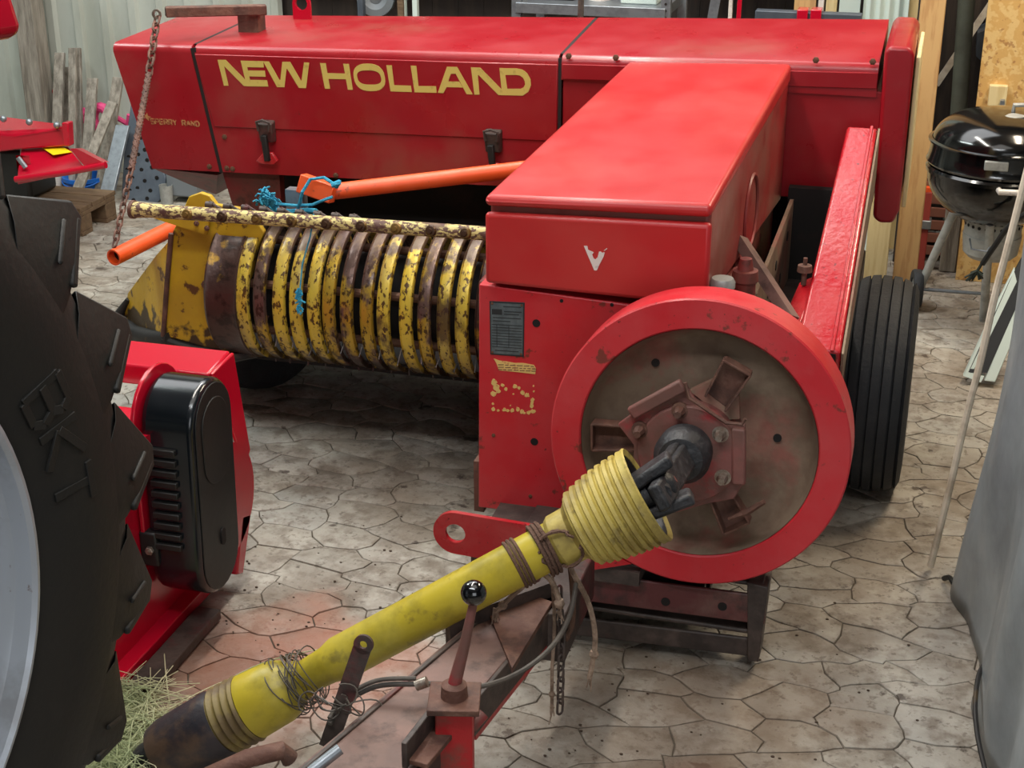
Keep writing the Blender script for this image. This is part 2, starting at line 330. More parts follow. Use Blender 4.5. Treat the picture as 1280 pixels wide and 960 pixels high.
# brick-dust stain between mower and drawbar, plus other brown patches, each with its own outline
nt = fm.node_tree; N = nt.nodes; L = nt.links; B = N['Principled BSDF']; src = B.inputs['Base Color'].links[0].from_socket
tc = N.new('ShaderNodeTexCoord')
for (cx, cy, rx, ry, col, st) in ((-1.50, 3.12, .46, .36, (176, 112, 88), .62), (-.38, 2.9, .09, .16, (120, 62, 48), .4), (-.45, 3.1, .55, .3, (112, 92, 74), .45), (-1.05, 3.62, .10, .05, (108, 72, 56), .6), (-.33, 3.35, .4, .2, (122, 98, 78), .4), (-1.75, 3.05, .25, .3, (110, 78, 58), .45)):
    n = N.new('ShaderNodeTexNoise'); n.inputs['Scale'].default_value = 5; n.inputs['Detail'].default_value = 6; L.new(tc.outputs['Object'], n.inputs['Vector'])
    m1 = N.new('ShaderNodeMapping'); m1.vector_type = 'POINT'; L.new(tc.outputs['Object'], m1.inputs[0])
    m1.inputs['Location'].default_value = (-cx / rx, -cy / ry, 0); m1.inputs['Scale'].default_value = (1 / rx, 1 / ry, 1)
    ln = N.new('ShaderNodeVectorMath'); ln.operation = 'LENGTH'; L.new(m1.outputs[0], ln.inputs[0])
    ad = N.new('ShaderNodeMath'); ad.operation = 'MULTIPLY_ADD'; L.new(n.outputs[0], ad.inputs[0]); ad.inputs[1].default_value = 1.3; L.new(ln.outputs['Value'], ad.inputs[2])
    r = N.new('ShaderNodeMapRange'); r.inputs[1].default_value = 1.75; r.inputs[2].default_value = 1.15; r.inputs[3].default_value = 0; r.inputs[4].default_value = st; L.new(ad.outputs[0], r.inputs[0])
    mx = N.new('ShaderNodeMix'); mx.data_type = 'RGBA'; L.new(r.outputs[0], mx.inputs[0]); L.new(src, mx.inputs[6]); mx.inputs[7].default_value = lin(col); src = mx.outputs[2]
L.new(src, B.inputs['Base Color'])
jm = mat('joint_sand', (98, 88, 76), .95, layers=[((66, 56, 46), 12, .5, .1, .7)], bump=.5, bscale=90)
floor()
build('ceiling', MB().box(-9, 3.5, -5, 8.2, 4.3, 4.4), M['ceil'], kind='structure', smooth=False)
build('wall_left', MB().box(-9.1, -9, -5, 8.2, -.01, 4.3), M['corr'], kind='structure', smooth=False)
build('wall_right', MB().box(3.5, 3.6, -5, 8.2, -.01, 4.3), M['dark'], kind='structure', smooth=False)
build('wall_front', MB().box(-9, 3.5, -5.1, -5, -.01, 4.3), M['corr'], kind='structure', smooth=False)
mb = MB(); x = -9.0; prof = []
while x < -3.4:
    prof += [(x, 7.62), (x + .10, 7.62), (x + .115, 7.595), (x + .155, 7.595), (x + .17, 7.62)]; x += .17
pts = [V((a, b, -.01)) for a, b in prof]; n = len(pts)
mb.add(pts + [p + V((0, 0, 4.31)) for p in pts], [(i, i + 1, n + i + 1, n + i) for i in range(n - 1)])
build('wall_back', mb, M['corr'], kind='structure', smooth=False)
mb = MB(); x = -3.4
while x < 3.5: mb.box(x, x + .138, 7.66, 7.69, -.01, 4.3); x += .14
mb.box(-9, 3.5, 7.7, 7.75, -.01, 4.3)
build('wall_rear', mb, M['dark'], kind='structure', smooth=False)
# posts of the shed frame
def slant(name, px, Y, w_, d, z0, z1, m, lean=0, parent=None, kind='structure', bevel=.004):
    p = at(px, 10, Y=Y).x
    return build(name, MB().hexa([(p - w_ / 2, Y, z0), (p + w_ / 2, Y, z0), (p + w_ / 2, Y + d, z0), (p - w_ / 2, Y + d, z0), (p - w_ / 2 + lean, Y, z1), (p + w_ / 2 + lean, Y, z1), (p + w_ / 2 + lean, Y + d, z1), (p - w_ / 2 + lean, Y + d, z1)]), m, parent, bevel=bevel, kind=kind)
slant('trim_post', 28, 7.35, .115, .12, -.01, 4.3, M['wood'])
slant('trim_post', 1166, 6.78, .105, .11, -.01, 4.3, M['stud'])
slant('trim_rail', 560, 7.5, 1.9, .05, 1.13, 1.30, M['wood'])
slant('trim_rail', 915, 7.5, .6, .05, 1.14, 1.30, M['pallet'])
slant('trim_post', 1142, 7.3, .05, .08, -.01, 4.3, M['pale'])
slant('trim_post', 1152, 7.1, .03, .1, -.01, 4.3, M['dark'])
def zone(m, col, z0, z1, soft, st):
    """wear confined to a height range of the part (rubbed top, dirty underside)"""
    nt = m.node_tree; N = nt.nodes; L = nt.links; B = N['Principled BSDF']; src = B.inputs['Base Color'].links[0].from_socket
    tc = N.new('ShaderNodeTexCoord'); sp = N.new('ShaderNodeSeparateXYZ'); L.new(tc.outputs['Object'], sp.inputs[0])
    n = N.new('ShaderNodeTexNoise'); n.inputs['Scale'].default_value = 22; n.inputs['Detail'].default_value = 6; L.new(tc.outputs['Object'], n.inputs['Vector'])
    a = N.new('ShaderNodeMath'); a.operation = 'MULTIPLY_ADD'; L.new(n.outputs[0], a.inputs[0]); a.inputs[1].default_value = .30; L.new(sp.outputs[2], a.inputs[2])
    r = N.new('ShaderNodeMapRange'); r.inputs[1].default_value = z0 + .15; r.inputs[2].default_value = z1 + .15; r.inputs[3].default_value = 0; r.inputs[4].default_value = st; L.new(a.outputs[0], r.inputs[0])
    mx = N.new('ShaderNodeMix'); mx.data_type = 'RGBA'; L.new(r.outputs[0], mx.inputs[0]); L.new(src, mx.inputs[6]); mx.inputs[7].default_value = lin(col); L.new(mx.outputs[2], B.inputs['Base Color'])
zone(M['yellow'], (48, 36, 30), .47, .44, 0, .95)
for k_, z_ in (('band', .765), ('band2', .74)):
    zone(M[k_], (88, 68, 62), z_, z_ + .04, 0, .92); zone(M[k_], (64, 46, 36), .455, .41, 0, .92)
# ------------------------------------------------------------------ baler
BY = 4.95
bal = thing('baler', 'large red and yellow hay baler with flywheel, pickup reel and drawbar', 'hay baler', (-.9, 4.4, 0))
def P(mb, name, m, parent=bal, **k): return build(name, mb, m, parent, **k)
def strip(ax, bx, cols):   # solid swept along x; cols: function of px giving profile
    pass
# cover sections: profile (y,z) interpolated along x
def lipz(x): return 1.262 + (x + 2.875) * .0235          # front lip height
def backz(x): return 1.276 + (x + 2.875) * .037
def bottom(x): return .806 + (x + 2.762) * .024
def ledge(x): return .981 + (x + 2.495) * .0225
def cover_section(xl, xr, slantl=0, slantr=0, low=True, zb=None, yo=0, drop=0):
    """outer shell solid between two x; slant = how far the foot lies from the lip in x"""
    mb = MB(); n = 6; rings = []
    for i in range(n + 1):
        t = i / n; xt = xl + (xr - xl) * t; xb = xt + slantl * (1 - t) + slantr * t
        lz = lipz(xt) - drop; bz = backz(xt) - drop; zz = bottom(xb) if zb is None else zb
        rr = [(xb, BY + yo, zz), (xt, BY + yo, lz - .03), (xt, BY + yo + .003, lz - .016), (xt, BY + yo + .010, lz - .006), (xt, BY + yo + .024, lz), (xt, BY + .56, bz), (xt, BY + .60, bz - .03), (xb, BY + .60, zz)]
        rings.append([V(p) for p in rr])
    k = 8; vs_ = [p for r in rings for p in r]; fs = []
    for i in range(n):
        for j in range(k): fs.append((i * k + j, (i + 1) * k + j, (i + 1) * k + (j + 1) % k, i * k + (j + 1) % k))
    fs += [list(range(k)), [n * k + j for j in range(k)]]
    return mb.add(vs_, fs)
XL, XA, XB_, XC = -2.875, -2.557, -1.211, -.174
c1 = P(cover_section(XL, XA - .008, .113, .076, zb=None), 'end_cover', M['red'])
c2 = P(cover_section(XA + .006, XB_ - .005, .076, .0), 'feeder_cover', M['red'])
# upper door skin of the feeder cover, overlapping the lower sheet at the ledge
mb = MB(); nn = 8
for i in range(nn):
    pass
def skin(x0, x1, zt0, zt1, zb0, zb1, dx0=0, dx1=0, y=BY - .006, th=.008):
    return MB().hexa([(x0 + dx0, y, zb0), (x1 + dx1, y, zb1), (x1 + dx1, y + th, zb1), (x0 + dx0, y + th, zb0), (x0, y, zt0), (x1, y, zt1), (x1, y + th, zt1), (x0, y + th, zt0)])
door = P(skin(XA + .008, XB_ - .006, lipz(XA) - .03, lipz(XB_) - .03, ledge(-2.5), ledge(XB_), .055, 0), 'cover_door', M['red'], bevel=.003)
# seam edge strips (dark gap between covers)
P(MB().bar((XA, BY + .004, lipz(XA) - .01), (XA + .076, BY + .004, .81), .02, .006, (0, -1, 0)), 'cover_seam', M['rubber'])
P(MB().bar((XA, BY + .03, lipz(XA) - .002), (XA, BY + .55, backz(XA) - .002), .016, .004), 'cover_seam', M['rubber'])
P(MB().bar((XB_, BY + .004, lipz(XB_) - .01), (XB_, BY + .004, .85), .012, .006, (0, -1, 0)), 'cover_seam', M['rubber'])
P(MB().bar((XB_, BY + .03, lipz(XB_) - .002), (XB_, BY + .55, backz(XB_) - .002), .012, .004), 'cover_seam', M['rubber'])
# right cover: lipped lid above a recessed panel
mbx = MB(); rings = []
P(cover_section(XB_ + .006, XC, 0, 0, zb=1.22, drop=0), 'chamber_lid', M['red'])
P(MB().box(XB_ + .008, XC + .02, BY + .012, BY + .5, .87, 1.235), 'chamber_panel', M['red'], bevel=.004)
lid = P(skin(XB_ + .01, XC, lipz(XB_) - .028, lipz(XC) - .028, lipz(XB_) - .078, lipz(XC) - .078, 0, 0, BY - .007, .012), 'lid_flange', M['red'], bevel=.002)
for px_, py_ in ((711, 70), (770, 72), (1020, 75), (1091, 77)):
    P(MB().bolt(at(px_, py_, Y=BY - .007), (0, -1, 0), .011, .006), 'lid_bolt', M['brownbolt'], lid)
# right end cap
mb = MB()
mb.prism([(-.160, 0, 1.365), (-.148, 0, 1.385), (-.085, 0, 1.385), (-.068, 0, 1.365), (-.066, 0, .86), (-.082, 0, .815), (-.125, 0, .812), (-.148, 0, .83)], (0, .60, 0))
for i in range(len(mb.v)): mb.v[i].y += BY - .02
P(mb, 'end_cap', M['red'], bevel=.012, seg=3)
P(MB().box(-.062, -.048, BY + .02, BY + .50, .86, 1.35), 'end_cap_liner', M['pale'], bevel=.004)
P(MB().box(-.160, XC + .012, BY + .05, BY + .55, 1.0, 1.33), 'end_gap', M['void'])
# chute under the end cover, and the feeder mouth
mb = MB(); a = at(190, 210, Y=BY + .02); b = at(272, 219, Y=BY + .02); c = at(270, 243, Y=BY + .35); d = at(240, 232, Y=BY + .35)
mb.prism([a, b, c, d], (0, .12, -.004)); P(mb, 'cover_underside', M['reddark'])
P(MB().prism([(-2.50, BY + .04, .81), (-2.27, BY + .04, .815), (-2.27, BY + .04, .50), (-2.42, BY + .04, .50)], (0, .04, 0)), 'throat_plate', M['reddark'])
P(MB().box(-2.42, -.45, BY + .28, BY + .32, .1, .82), 'feeder_housing', M['void'])
P(MB().box(-2.40, -1.2, 4.55, BY + .3, .26, .30), 'feeder_floor', M['void'])
P(MB().box(-1.2, -.5, 3.95, BY + .4, .25, .84), 'gear_housing', M['reddark'], bevel=.01)
# chain tensioner latches on the door
def latch(px, py):
    o = at(px, py, Y=BY - .012)
    mb = MB(); mb.hexa([o + V(q) for q in ((-.026, -.012, -.05), (.026, -.012, -.05), (.03, .012, -.05), (-.03, .012, -.05), (-.028, -.03, .02), (.028, -.03, .02), (.03, .008, .03), (-.03, .008, .03))])
    l = P(mb, 'latch', M['frame'], bevel=.005)
    P(MB().tube([o + V(q) for q in ((-.02, -.032, -.005), (-.024, -.036, .028), (0, -.038, .036), (.024, -.036, .028), (.02, -.032, -.005))], .005, 8), 'latch_loop', M['frame'], l)
    P(MB().bar(o + V((-.004, -.025, -.02)), o + V((.004, -.022, -.115)), .022, .018, (0, -1, 0)), 'latch_strap', M['rubber'], l, bevel=.004)
    P(MB().prism([o + V(q) for q in ((-.045, -.002, -.12), (-.012, -.002, -.085), (.02, -.002, -.085), (.04, -.002, -.115), (.025, -.002, -.13), (-.02, -.002, -.13))], (0, -.016, 0)), 'latch_hook', M['redarm'], l, bevel=.003)
latch(334, 160); latch(617, 172)
for px_, py_ in ((281, 171), (284, 210), (291, 211), (420, 219), (262, 208)):
    P(MB().bolt(at(px_, py_, Y=BY), (0, -1, 0), .01, .006), 'cover_bolt', M['brownbolt'], c2)
# lettering on the door
def poly(pts, z, s, o):  # zoomed crop coordinates -> points on the door
    return [at(o[0] + a / s, o[1] + b / s, Y=z) for a, b in pts]
S1 = 9.143; yl = BY - .0062
mb = MB()
LN = [0]
def letter(pts, o): LN[0] += 1; mb.prism(poly(pts, yl, S1, o), (0, -.0010 - LN[0] * .00001, 0))
oA, oB, oC = (262, 60), (392, 60), (532, 65)
for q in ([(92, 135), (183, 135), (183, 210), (168, 210), (218, 430), (165, 430)], [(183, 135), (408, 362), (432, 360), (450, 437), (392, 434), (170, 210)],
          [(355, 145), (612, 150), (622, 222), (430, 218), (462, 362), (450, 437), (415, 400), (408, 362)], [(440, 256), (632, 258), (642, 328), (455, 324)], [(430, 362), (658, 368), (672, 440), (415, 436)],
          [(612, 152), (680, 154), (800, 365), (810, 365), (832, 158), (922, 158), (1045, 372), (1052, 372), (1080, 165), (1140, 168), (1103, 458), (1022, 456), (888, 238), (880, 238), (857, 447), (772, 446)]):
    letter(q, oA)
for q in ([(75, 172), (140, 174), (190, 465), (130, 465)], [(340, 180), (405, 182), (450, 478), (392, 476)], [(150, 286), (360, 292), (370, 356), (162, 352)],
          [(832, 196), (895, 198), (922, 425), (1112, 430), (1124, 503), (880, 495)], [(1110, 202), (1175, 204), (1200, 434), (1400, 436), (1408, 512), (1155, 506)]):
    letter(q, oB)
def sup(cx, cy, a, b, e, sh, n=28):
    o = []
    for i in range(n):
        t = 2 * PI * i / n; c_, s_ = math.cos(t), math.sin(t)
        x = a * abs(c_) ** e * (1 if c_ > 0 else -1); y = b * abs(s_) ** e * (1 if s_ > 0 else -1); o.append((cx + x + y * sh, cy + y))
    return o
oo = sup(638, 335, 178, 158, .8, .16); ii = sup(636, 337, 136, 82, .72, .22)
for i in range(28):
    j = (i + 1) % 28; letter([oo[i], oo[j], ii[j], ii[i]], oB)
for q in ([(245, 168), (362, 170), (345, 248), (290, 248), (262, 330), (240, 402), (205, 470), (140, 466)], [(362, 170), (540, 484), (470, 482), (345, 248)], [(250, 336), (385, 338), (425, 405), (232, 400)],
          [(520, 175), (625, 178), (610, 262), (598, 262), (618, 486), (558, 486)], [(625, 178), (862, 418), (868, 492), (834, 492), (606, 262)],
          [(845, 183), (900, 184), (935, 422), (940, 494), (834, 492), (868, 418)],
          [(880, 184), (1040, 186), (1040, 262), (900, 262)], [(900, 420), (1085, 420), (1110, 498), (900, 493)],
          [(1040, 186), (1110, 202), (1080, 268), (1040, 262)], [(1110, 202), (1165, 245), (1115, 295), (1080, 268)], [(1165, 245), (1200, 310), (1135, 335), (1115, 295)], [(1200, 310), (1205, 380), (1137, 372), (1135, 335)],
          [(1205, 380), (1175, 455), (1122, 402), (1137, 372)], [(1175, 455), (1110, 498), (1085, 420), (1122, 402)]):
    letter(q, oC)
P(mb, 'lettering', M['letter'], door, smooth=False)
# small SPERRY RAND lettering on the end cover
mb = MB(); gl = {'S': [[(1, 1), (0, 1), (0, .5), (1, .5), (1, 0), (0, 0)]], 'P': [[(0, 0), (0, 1), (1, 1), (1, .45), (0, .45)]], 'E': [[(1, 1), (0, 1), (0, 0), (1, 0)], [(0, .5), (.9, .5)]],
    'R': [[(0, 0), (0, 1), (1, 1), (1, .5), (0, .5)], [(.4, .5), (1, 0)]], 'Y': [[(0, 1), (.5, .5), (1, 1)], [(.5, .5), (.5, 0)]], 'A': [[(0, 0), (.5, 1), (1, 0)], [(.25, .35), (.75, .35)]],
    'N': [[(0, 0), (0, 1), (1, 0), (1, 1)]], 'D': [[(0, 0), (0, 1), (.7, 1), (1, .7), (1, .3), (.7, 0), (0, 0)]], ' ': [],
    'B': [[(0, 0), (0, 1), (.8, 1), (.95, .75), (.8, .52), (0, .52)], [(.8, .52), (1, .25), (.8, 0), (0, 0)]], 'K': [[(0, 0), (0, 1)], [(1, 1), (.05, .5), (1, 0)]], 'T': [[(0, 1), (1, 1)], [(.5, 1), (.5, 0)]],
    'V': [[(0, 1), (.5, 0), (1, 1)]], 'I': [[(.5, 0), (.5, 1)]], 'O': [[(0, 0), (0, 1), (1, 1), (1, 0), (0, 0)]], 'W': [[(0, 1), (.25, 0), (.5, 1), (.75, 0), (1, 1)]], 'H': [[(0, 0), (0, 1)], [(1, 0), (1, 1)], [(0, .5), (1, .5)]], 'L': [[(0, 1), (0, 0), (1, 0)]]}
def write(mb, text, o, ux, uy, cw, ch, gap, th, nrm):
    x = 0
    for ch_ in text:
        for st in gl[ch_]:
            for a, b in zip(st, st[1:]):
                mb.bar(o + ux * (x + a[0] * cw) + uy * (a[1] * ch), o + ux * (x + b[0] * cw) + uy * (b[1] * ch), th, .0016, nrm)
        x += cw + gap
yl2 = BY - .001
o = at(189, 154.5, Y=yl2); e = at(251, 158, Y=yl2); ux = (e - o) / 62; L_ = (e - o).length
write(mb, 'SPERRY RAND', o, (e - o).normalized(), V((-.12, 0, 1)).normalized(), L_ / 11 * .72, .018, L_ / 11 * .28, .0042, V((0, -1, 0)))
mb.prism([at(a, b, Y=yl2) for a, b in ((181, 145), (184, 141), (185, 145), (189, 146), (186, 148), (186, 151), (183, 148), (180.5, 147))], (0, -.0012, 0))
P(mb, 'small_lettering', M['lettersmall'], c1, smooth=False)
# lifting eye and rusty square tube on the cover
lz = at(378, 18, Y=5.45)
def ringplate(c, ux, uz, ro, ri, th, n=24, foot=None):
    """flat eye plate: outline with a round hole, foot = list of extra outline corners replacing lower half"""
    mb = MB(); nrm = ux.cross(uz).normalized() * th; O, I = [], []
    for i in range(n):
        a = 2 * PI * i / n; cx_, sx_ = math.cos(a), math.sin(a); r = ro
        if foot and sx_ < 0:
            r = min(foot[0] / max(1e-6, abs(cx_)), foot[1] / max(1e-6, abs(sx_)))
            r = max(r, ro) if abs(cx_) < .99 else ro
        O.append(c + (ux * cx_ + uz * sx_) * r); I.append(c + (ux * cx_ + uz * sx_) * ri)
    A = O + I + [p + nrm for p in O] + [p + nrm for p in I]; fs = []
    for i in range(n):
        j = (i + 1) % n; fs += [(i, j, n + j, n + i), (2 * n + i, 3 * n + i, 3 * n + j, 2 * n + j), (i, 2 * n + i, 2 * n + j, j), (n + i, n + j, 3 * n + j, 3 * n + i)]
    return mb.add(A, fs)
P(ringplate(at(378, 4, Y=5.45), V((1, 0, 0)), V((0, 0, 1)), .036, .024, .012, foot=(.036, .07)), 'lifting_eye', M['plastic_red'])
A = at(207, 15, Y=5.02); Bq = at(333, 12, Y=5.2)
A.z = max(A.z, 1.37); top = P(MB().bar(A, Bq, .04, .036), 'pole_bracket', M['rusty'], bevel=.004)
P(MB().bar(A + (A - Bq).normalized() * .002, A + (Bq - A).normalized() * .02, .030, .027), 'bracket_opening', M['void'], top)
P(MB().box(Bq.x - .11, Bq.x - .03, Bq.y - .015, Bq.y + .05, backz(-2.4) - .06, Bq.z - .02), 'bracket_foot', M['rusty'], top)
# counterbalance: chain, spring rod, chain, orange pole
hk = at(198, 17, Y=5.0); sA = at(186, 92, Y=4.78); sB = at(164, 212, Y=4.45); pe = at(143, 308, Y=4.22)
eye = P(ringplate(hk + V((0, -.01, 0)), V((1, 0, 0)), V((0, 0, 1)), .018, .010, .006), 'eye_bolt', M['bolt'], top)
P(MB().chain([hk + V((0, -.01, -.012)), sA], .045, .026, .0045), 'chain', M['rusty'])
mb = MB(); n_ = 46
pts = [sA.lerp(sB, i / 200) for i in range(201)]; d = (sB - sA).normalized(); u, w2 = perp(d)
mb.tube([pts[i] + (u * math.cos(i * 1.45) + w2 * math.sin(i * 1.45)) * .009 for i in range(201)], .0042, 5)
mb.tube([sA, sB], .0105, 10)
P(mb, 'tension_spring', M['rusty'])
P(MB().chain([sB, pe], .036, .02, .0036), 'chain', M['rusty'])
a0 = at(142, 322, Y=4.2); a1 = at(250, 268, Y=4.66)
d = (a1 - a0).normalized()
mb = MB(); mb.lathe([(.022, 0), (.0275, 0), (.0275, .42), (.022, .42), (.022, 0)], a0, d, 24); pl = P(mb, 'support_pole', M['orange'], ang=50)
P(MB().cyl(a0 + d * .03, a0 + d * .05, .0235), 'pole_bore', M['void'], pl)
# second orange pole with bracket and blue twine
b0 = at(404, 241, Y=4.42); b1 = at(690, 207, Y=4.72)
pl2 = P(MB().tube([b0, b0.lerp(b1, .5), b1], .0265, 20), 'draw_pole', M['orange'])
P(MB().bar(at(376, 228, Y=4.40), at(418, 243, Y=4.40), .055, .06, (0, .2, 1)), 'pole_end_bracket', M['orange'], pl2, bevel=.004)
P(MB().box(-1.985, -1.925, 4.4, 4.44, .80, .93), 'pole_rest', M['steel'])
mb = MB()
def zz(l, Y=4.33, dz=0): return [at(a, b, Y=Y + (i % 3) * .012) for i, (a, b) in enumerate(l)]
mb.tube(zz([(420, 232), (405, 222), (388, 224), (378, 240), (374, 256), (372, 262)]), .0055, 6)
mb.tube(zz([(345, 255), (370, 257), (390, 256), (405, 250), (416, 246)]), .005, 6)
mb.tube(zz([(345, 262), (362, 265), (384, 263), (395, 264)]), .009, 6)
mb.tube(zz([(414, 232), (424, 228), (420, 233)]), .009, 6)
r_ = random.Random(4)
for i in range(90):
    p = at(333 + r_.gauss(0, 5), 248 + r_.gauss(0, 4), Y=4.33 + r_.random() * .04); q = p + V((r_.gauss(0, .014), r_.gauss(0, .01), r_.gauss(0, .013)))
    mb.tube([p, (p + q) / 2 + V((0, -.01, .01)), q], .0028, 4)
for i in range(10): mb.tube(zz([(335 + r_.gauss(0, 4), 248), (340 + r_.gauss(0, 3), 256), (345 + r_.gauss(0, 5), 264)]), .005, 5)
tag(build('twine_knot', mb, M['blue']), 'frayed blue twine knotted round the orange pole above the pickup', 'twine')
mb = MB(); mb.tube(zz([(392, 268), (388, 295), (378, 330), (375, 362)], 4.12), .0025, 5)
for i in range(22):
    y_ = 360 + r_.random() * 24; p = at(375 + r_.gauss(0, 1.2), y_, Y=4.13); mb.tube([p, p + V((r_.gauss(0, .006), -.006, -.012)), p + V((r_.gauss(0, .009), -.003, -.024))], .003, 5)
tag(build('twine_tuft', mb, M['blue']), 'small blue twine tuft hanging down across the yellow pickup bands', 'twine')
# ---- hood over the driveline
HF = 3.7
def hood():
    mb = MB(); f = [(-1.105, HF, 1.165), (-.507, HF, 1.185), (-.446, BY + .01, 1.312), (-.98, BY + .01, 1.292)]
    z0 = [1.135, 1.15, 1.25, 1.235]
    mb.hexa([V((p[0], p[1], z)) for p, z in zip(f, z0)] + [V(p) for p in f]); return mb
hd = P(hood(), 'hood_lid', M['redhood'], bevel=.018, seg=4)
bx_ = [(-1.098, HF + .028), (-.512, HF + .028), (-.45, BY), (-.978, BY)]
mb = MB(); mb.hexa([V((x, y, z)) for (x, y), z in zip(bx_, (.915, .905, .86, .86))] + [V((x, y, z)) for (x, y), z in zip(bx_, (1.15, 1.165, 1.29, 1.27))])
hood_box = P(mb, 'hood_box', M['redside'], bevel=.012, seg=3)
P(MB().hexa([V(q) for q in ((-1.105, HF + .002, .922), (-.506, HF + .002, .912), (-.506, HF + .03, .912), (-1.105, HF + .03, .922), (-1.105, HF + .002, 1.118), (-.506, HF + .002, 1.135), (-.506, HF + .03, 1.135), (-1.105, HF + .03, 1.118))]), 'hood_front', M['redhood'], bevel=.012, seg=3)
# oval pressing on hood side
mb = MB(); oc = at(937, 256, X=-.484); ov = []
for i in range(32):
    a = 2 * PI * i / 32; ov.append(V((-.4885 + (0.0) , oc.y + .10 * math.cos(a), oc.z - .02 + .11 * math.sin(a))))
def side_x(y): return -.512 + (y - HF) * .0496
mb.tube([V((side_x(p.y) + .002, p.y, p.z)) for p in ov], .006, 6, closed=True); P(mb, 'side_pressing', M['redside'], hood_box)
# white V-shaped emblem remnant
S5 = 17.45; mb = MB(); o5 = (715, 295); ye = HF + .0015
for q in ([(258, 212), (335, 215), (352, 300), (480, 355), (440, 400), (470, 480), (510, 510), (510, 750), (485, 745)], [(510, 510), (560, 460), (590, 340), (630, 340), (650, 365), (715, 355), (690, 450), (600, 620), (545, 745), (510, 750)], [(690, 318), (765, 260), (768, 282), (720, 312)]):
    mb.prism(poly(q, ye, S5, o5), (0, -.0012, 0))
P(mb, 'emblem', M['white'], hood_box, smooth=False)
# ---- front panel with data plate and stickers
PY = 3.72
mb = MB(); mb.prism([(-1.127, PY, .912), (-.60, PY, .888), (-.45, PY, .80), (-.45, PY, .24), (-1.135, PY, .235)], (0, .30, 0))
fp = P(mb, 'front_panel', M['redworn'], bevel=.004)
for a, b, r in ((670.5, 404, .011), (668, 552, .011), (702, 376, .005), (765, 381, .005)):
    c = at(a, b, Y=PY); P(MB().lathe([(0, -.0015), (r, -.0015), (r, .002)], c, (0, 1, 0), 20), 'bolt_hole', M['void'], fp)
A = at(612, 376, Y=PY); B2 = at(656, 378, Y=PY); C2 = at(655, 446, Y=PY); D2 = at(613, 443, Y=PY)
pt = P(MB().prism([A, B2, C2, D2], (0, -.002, 0)), 'data_plate', M['ink'], fp, bevel=.001)
def pq(u, v, y=-.003): return (A.lerp(B2, u)).lerp(D2.lerp(C2, u), v) + V((0, y, 0))
P(MB().prism([pq(.04, .03, -.002), pq(.96, .03, -.002), pq(.96, .97, -.002), pq(.04, .97, -.002)], (0, -.0006, 0)), 'plate_face', M['plate'], pt)
mb = MB(); mb.prism([pq(.07, .14), pq(.36, .14), pq(.36, .24), pq(.07, .24)], (0, -.0004, 0))
for i in range(9): v_ = .42 + i * .052; mb.prism([pq(.06, v_), pq(.94, v_), pq(.94, v_ + .010), pq(.06, v_ + .010)], (0, -.0004, 0))
for u_ in (.2, .55): mb.prism([pq(u_, .42), pq(u_ + .015, .42), pq(u_ + .015, .84), pq(u_, .84)], (0, -.0004, 0))
for v_, u0, u1 in ((.08, .4, .9), (.17, .42, .92), (.22, .42, .85), (.29, .1, .9), (.35, .1, .6), (.90, .15, .85)): mb.prism([pq(u0, v_), pq(u1, v_), pq(u1, v_ + .014), pq(u0, v_ + .014)], (0, -.0004, 0))
P(mb, 'plate_print', M['ink'], pt, smooth=False)
for u_, v_ in ((.08, .04), (.92, .05), (.07, .95), (.92, .95)): P(MB().bolt(pq(u_, v_, -.002), (0, -1, 0), .004, .002), 'rivet', M['brownbolt'], pt)
def zp(pts): return [at(590 + a / 4.575, 360 + b / 4.575, Y=PY) for a, b in pts]
st = P(MB().prism(zp([(125, 403), (160, 415), (200, 420), (245, 428), (290, 428), (355, 440), (366, 460), (362, 492), (300, 485), (240, 478), (155, 470), (140, 430)]), (0, -.0012, 0)), 'warning_sticker', M['sticker'], fp)
mb = MB()
for v0 in (436, 450, 463):
    x = 150
    while x < 345: w_ = r_.uniform(14, 34); mb.prism([p + V((0, -.0012, 0)) for p in zp([(x, v0 + (x - 150) * .05), (x + w_, v0 + (x - 150) * .05), (x + w_, v0 + 4 + (x - 150) * .05), (x, v0 + 4 + (x - 150) * .05)])], (0, -.0005, 0)); x += w_ + 8
P(mb, 'sticker_print', M['rusty'], st, smooth=False)
mb = MB()
def blob(cx, cy, r, n=9):
    mb.prism(zp([(cx + r * r_.uniform(.6, 1.2) * math.cos(2 * PI * i / n), cy + r * r_.uniform(.6, 1.2) * math.sin(2 * PI * i / n)) for i in range(n)]), (0, -.0010 - r_.random() * .0003, 0))
for cx, cy, r in ((125, 540, 20), (140, 570, 20), (125, 605, 18), (150, 590, 14), (175, 555, 11), (195, 578, 10), (245, 562, 13), (268, 572, 9), (290, 598, 14), (315, 612, 16), (352, 560, 6), (354, 590, 6), (345, 640, 12), (340, 675, 14), (350, 705, 14), (325, 712, 12), (285, 705, 15), (262, 692, 14), (232, 700, 12), (205, 700, 9), (185, 695, 12), (150, 700, 8), (122, 692, 12), (120, 662, 7), (220, 672, 5), (237, 606, 6), (345, 655, 10), (300, 715, 8)): blob(cx, cy, r)
P(mb, 'sticker_remnants', M['sticker'], fp, smooth=False)
for a, b in ((617, 544), (663, 620)): P(MB().bolt(at(a, b, Y=PY), (0, -1, 0), .006, .003), 'panel_screw', M['brownbolt'], fp)
P(MB().box(-1.16, -1.13, PY + .04, PY + .3, .2, .36), 'panel_rear_flange', M['rusty'])
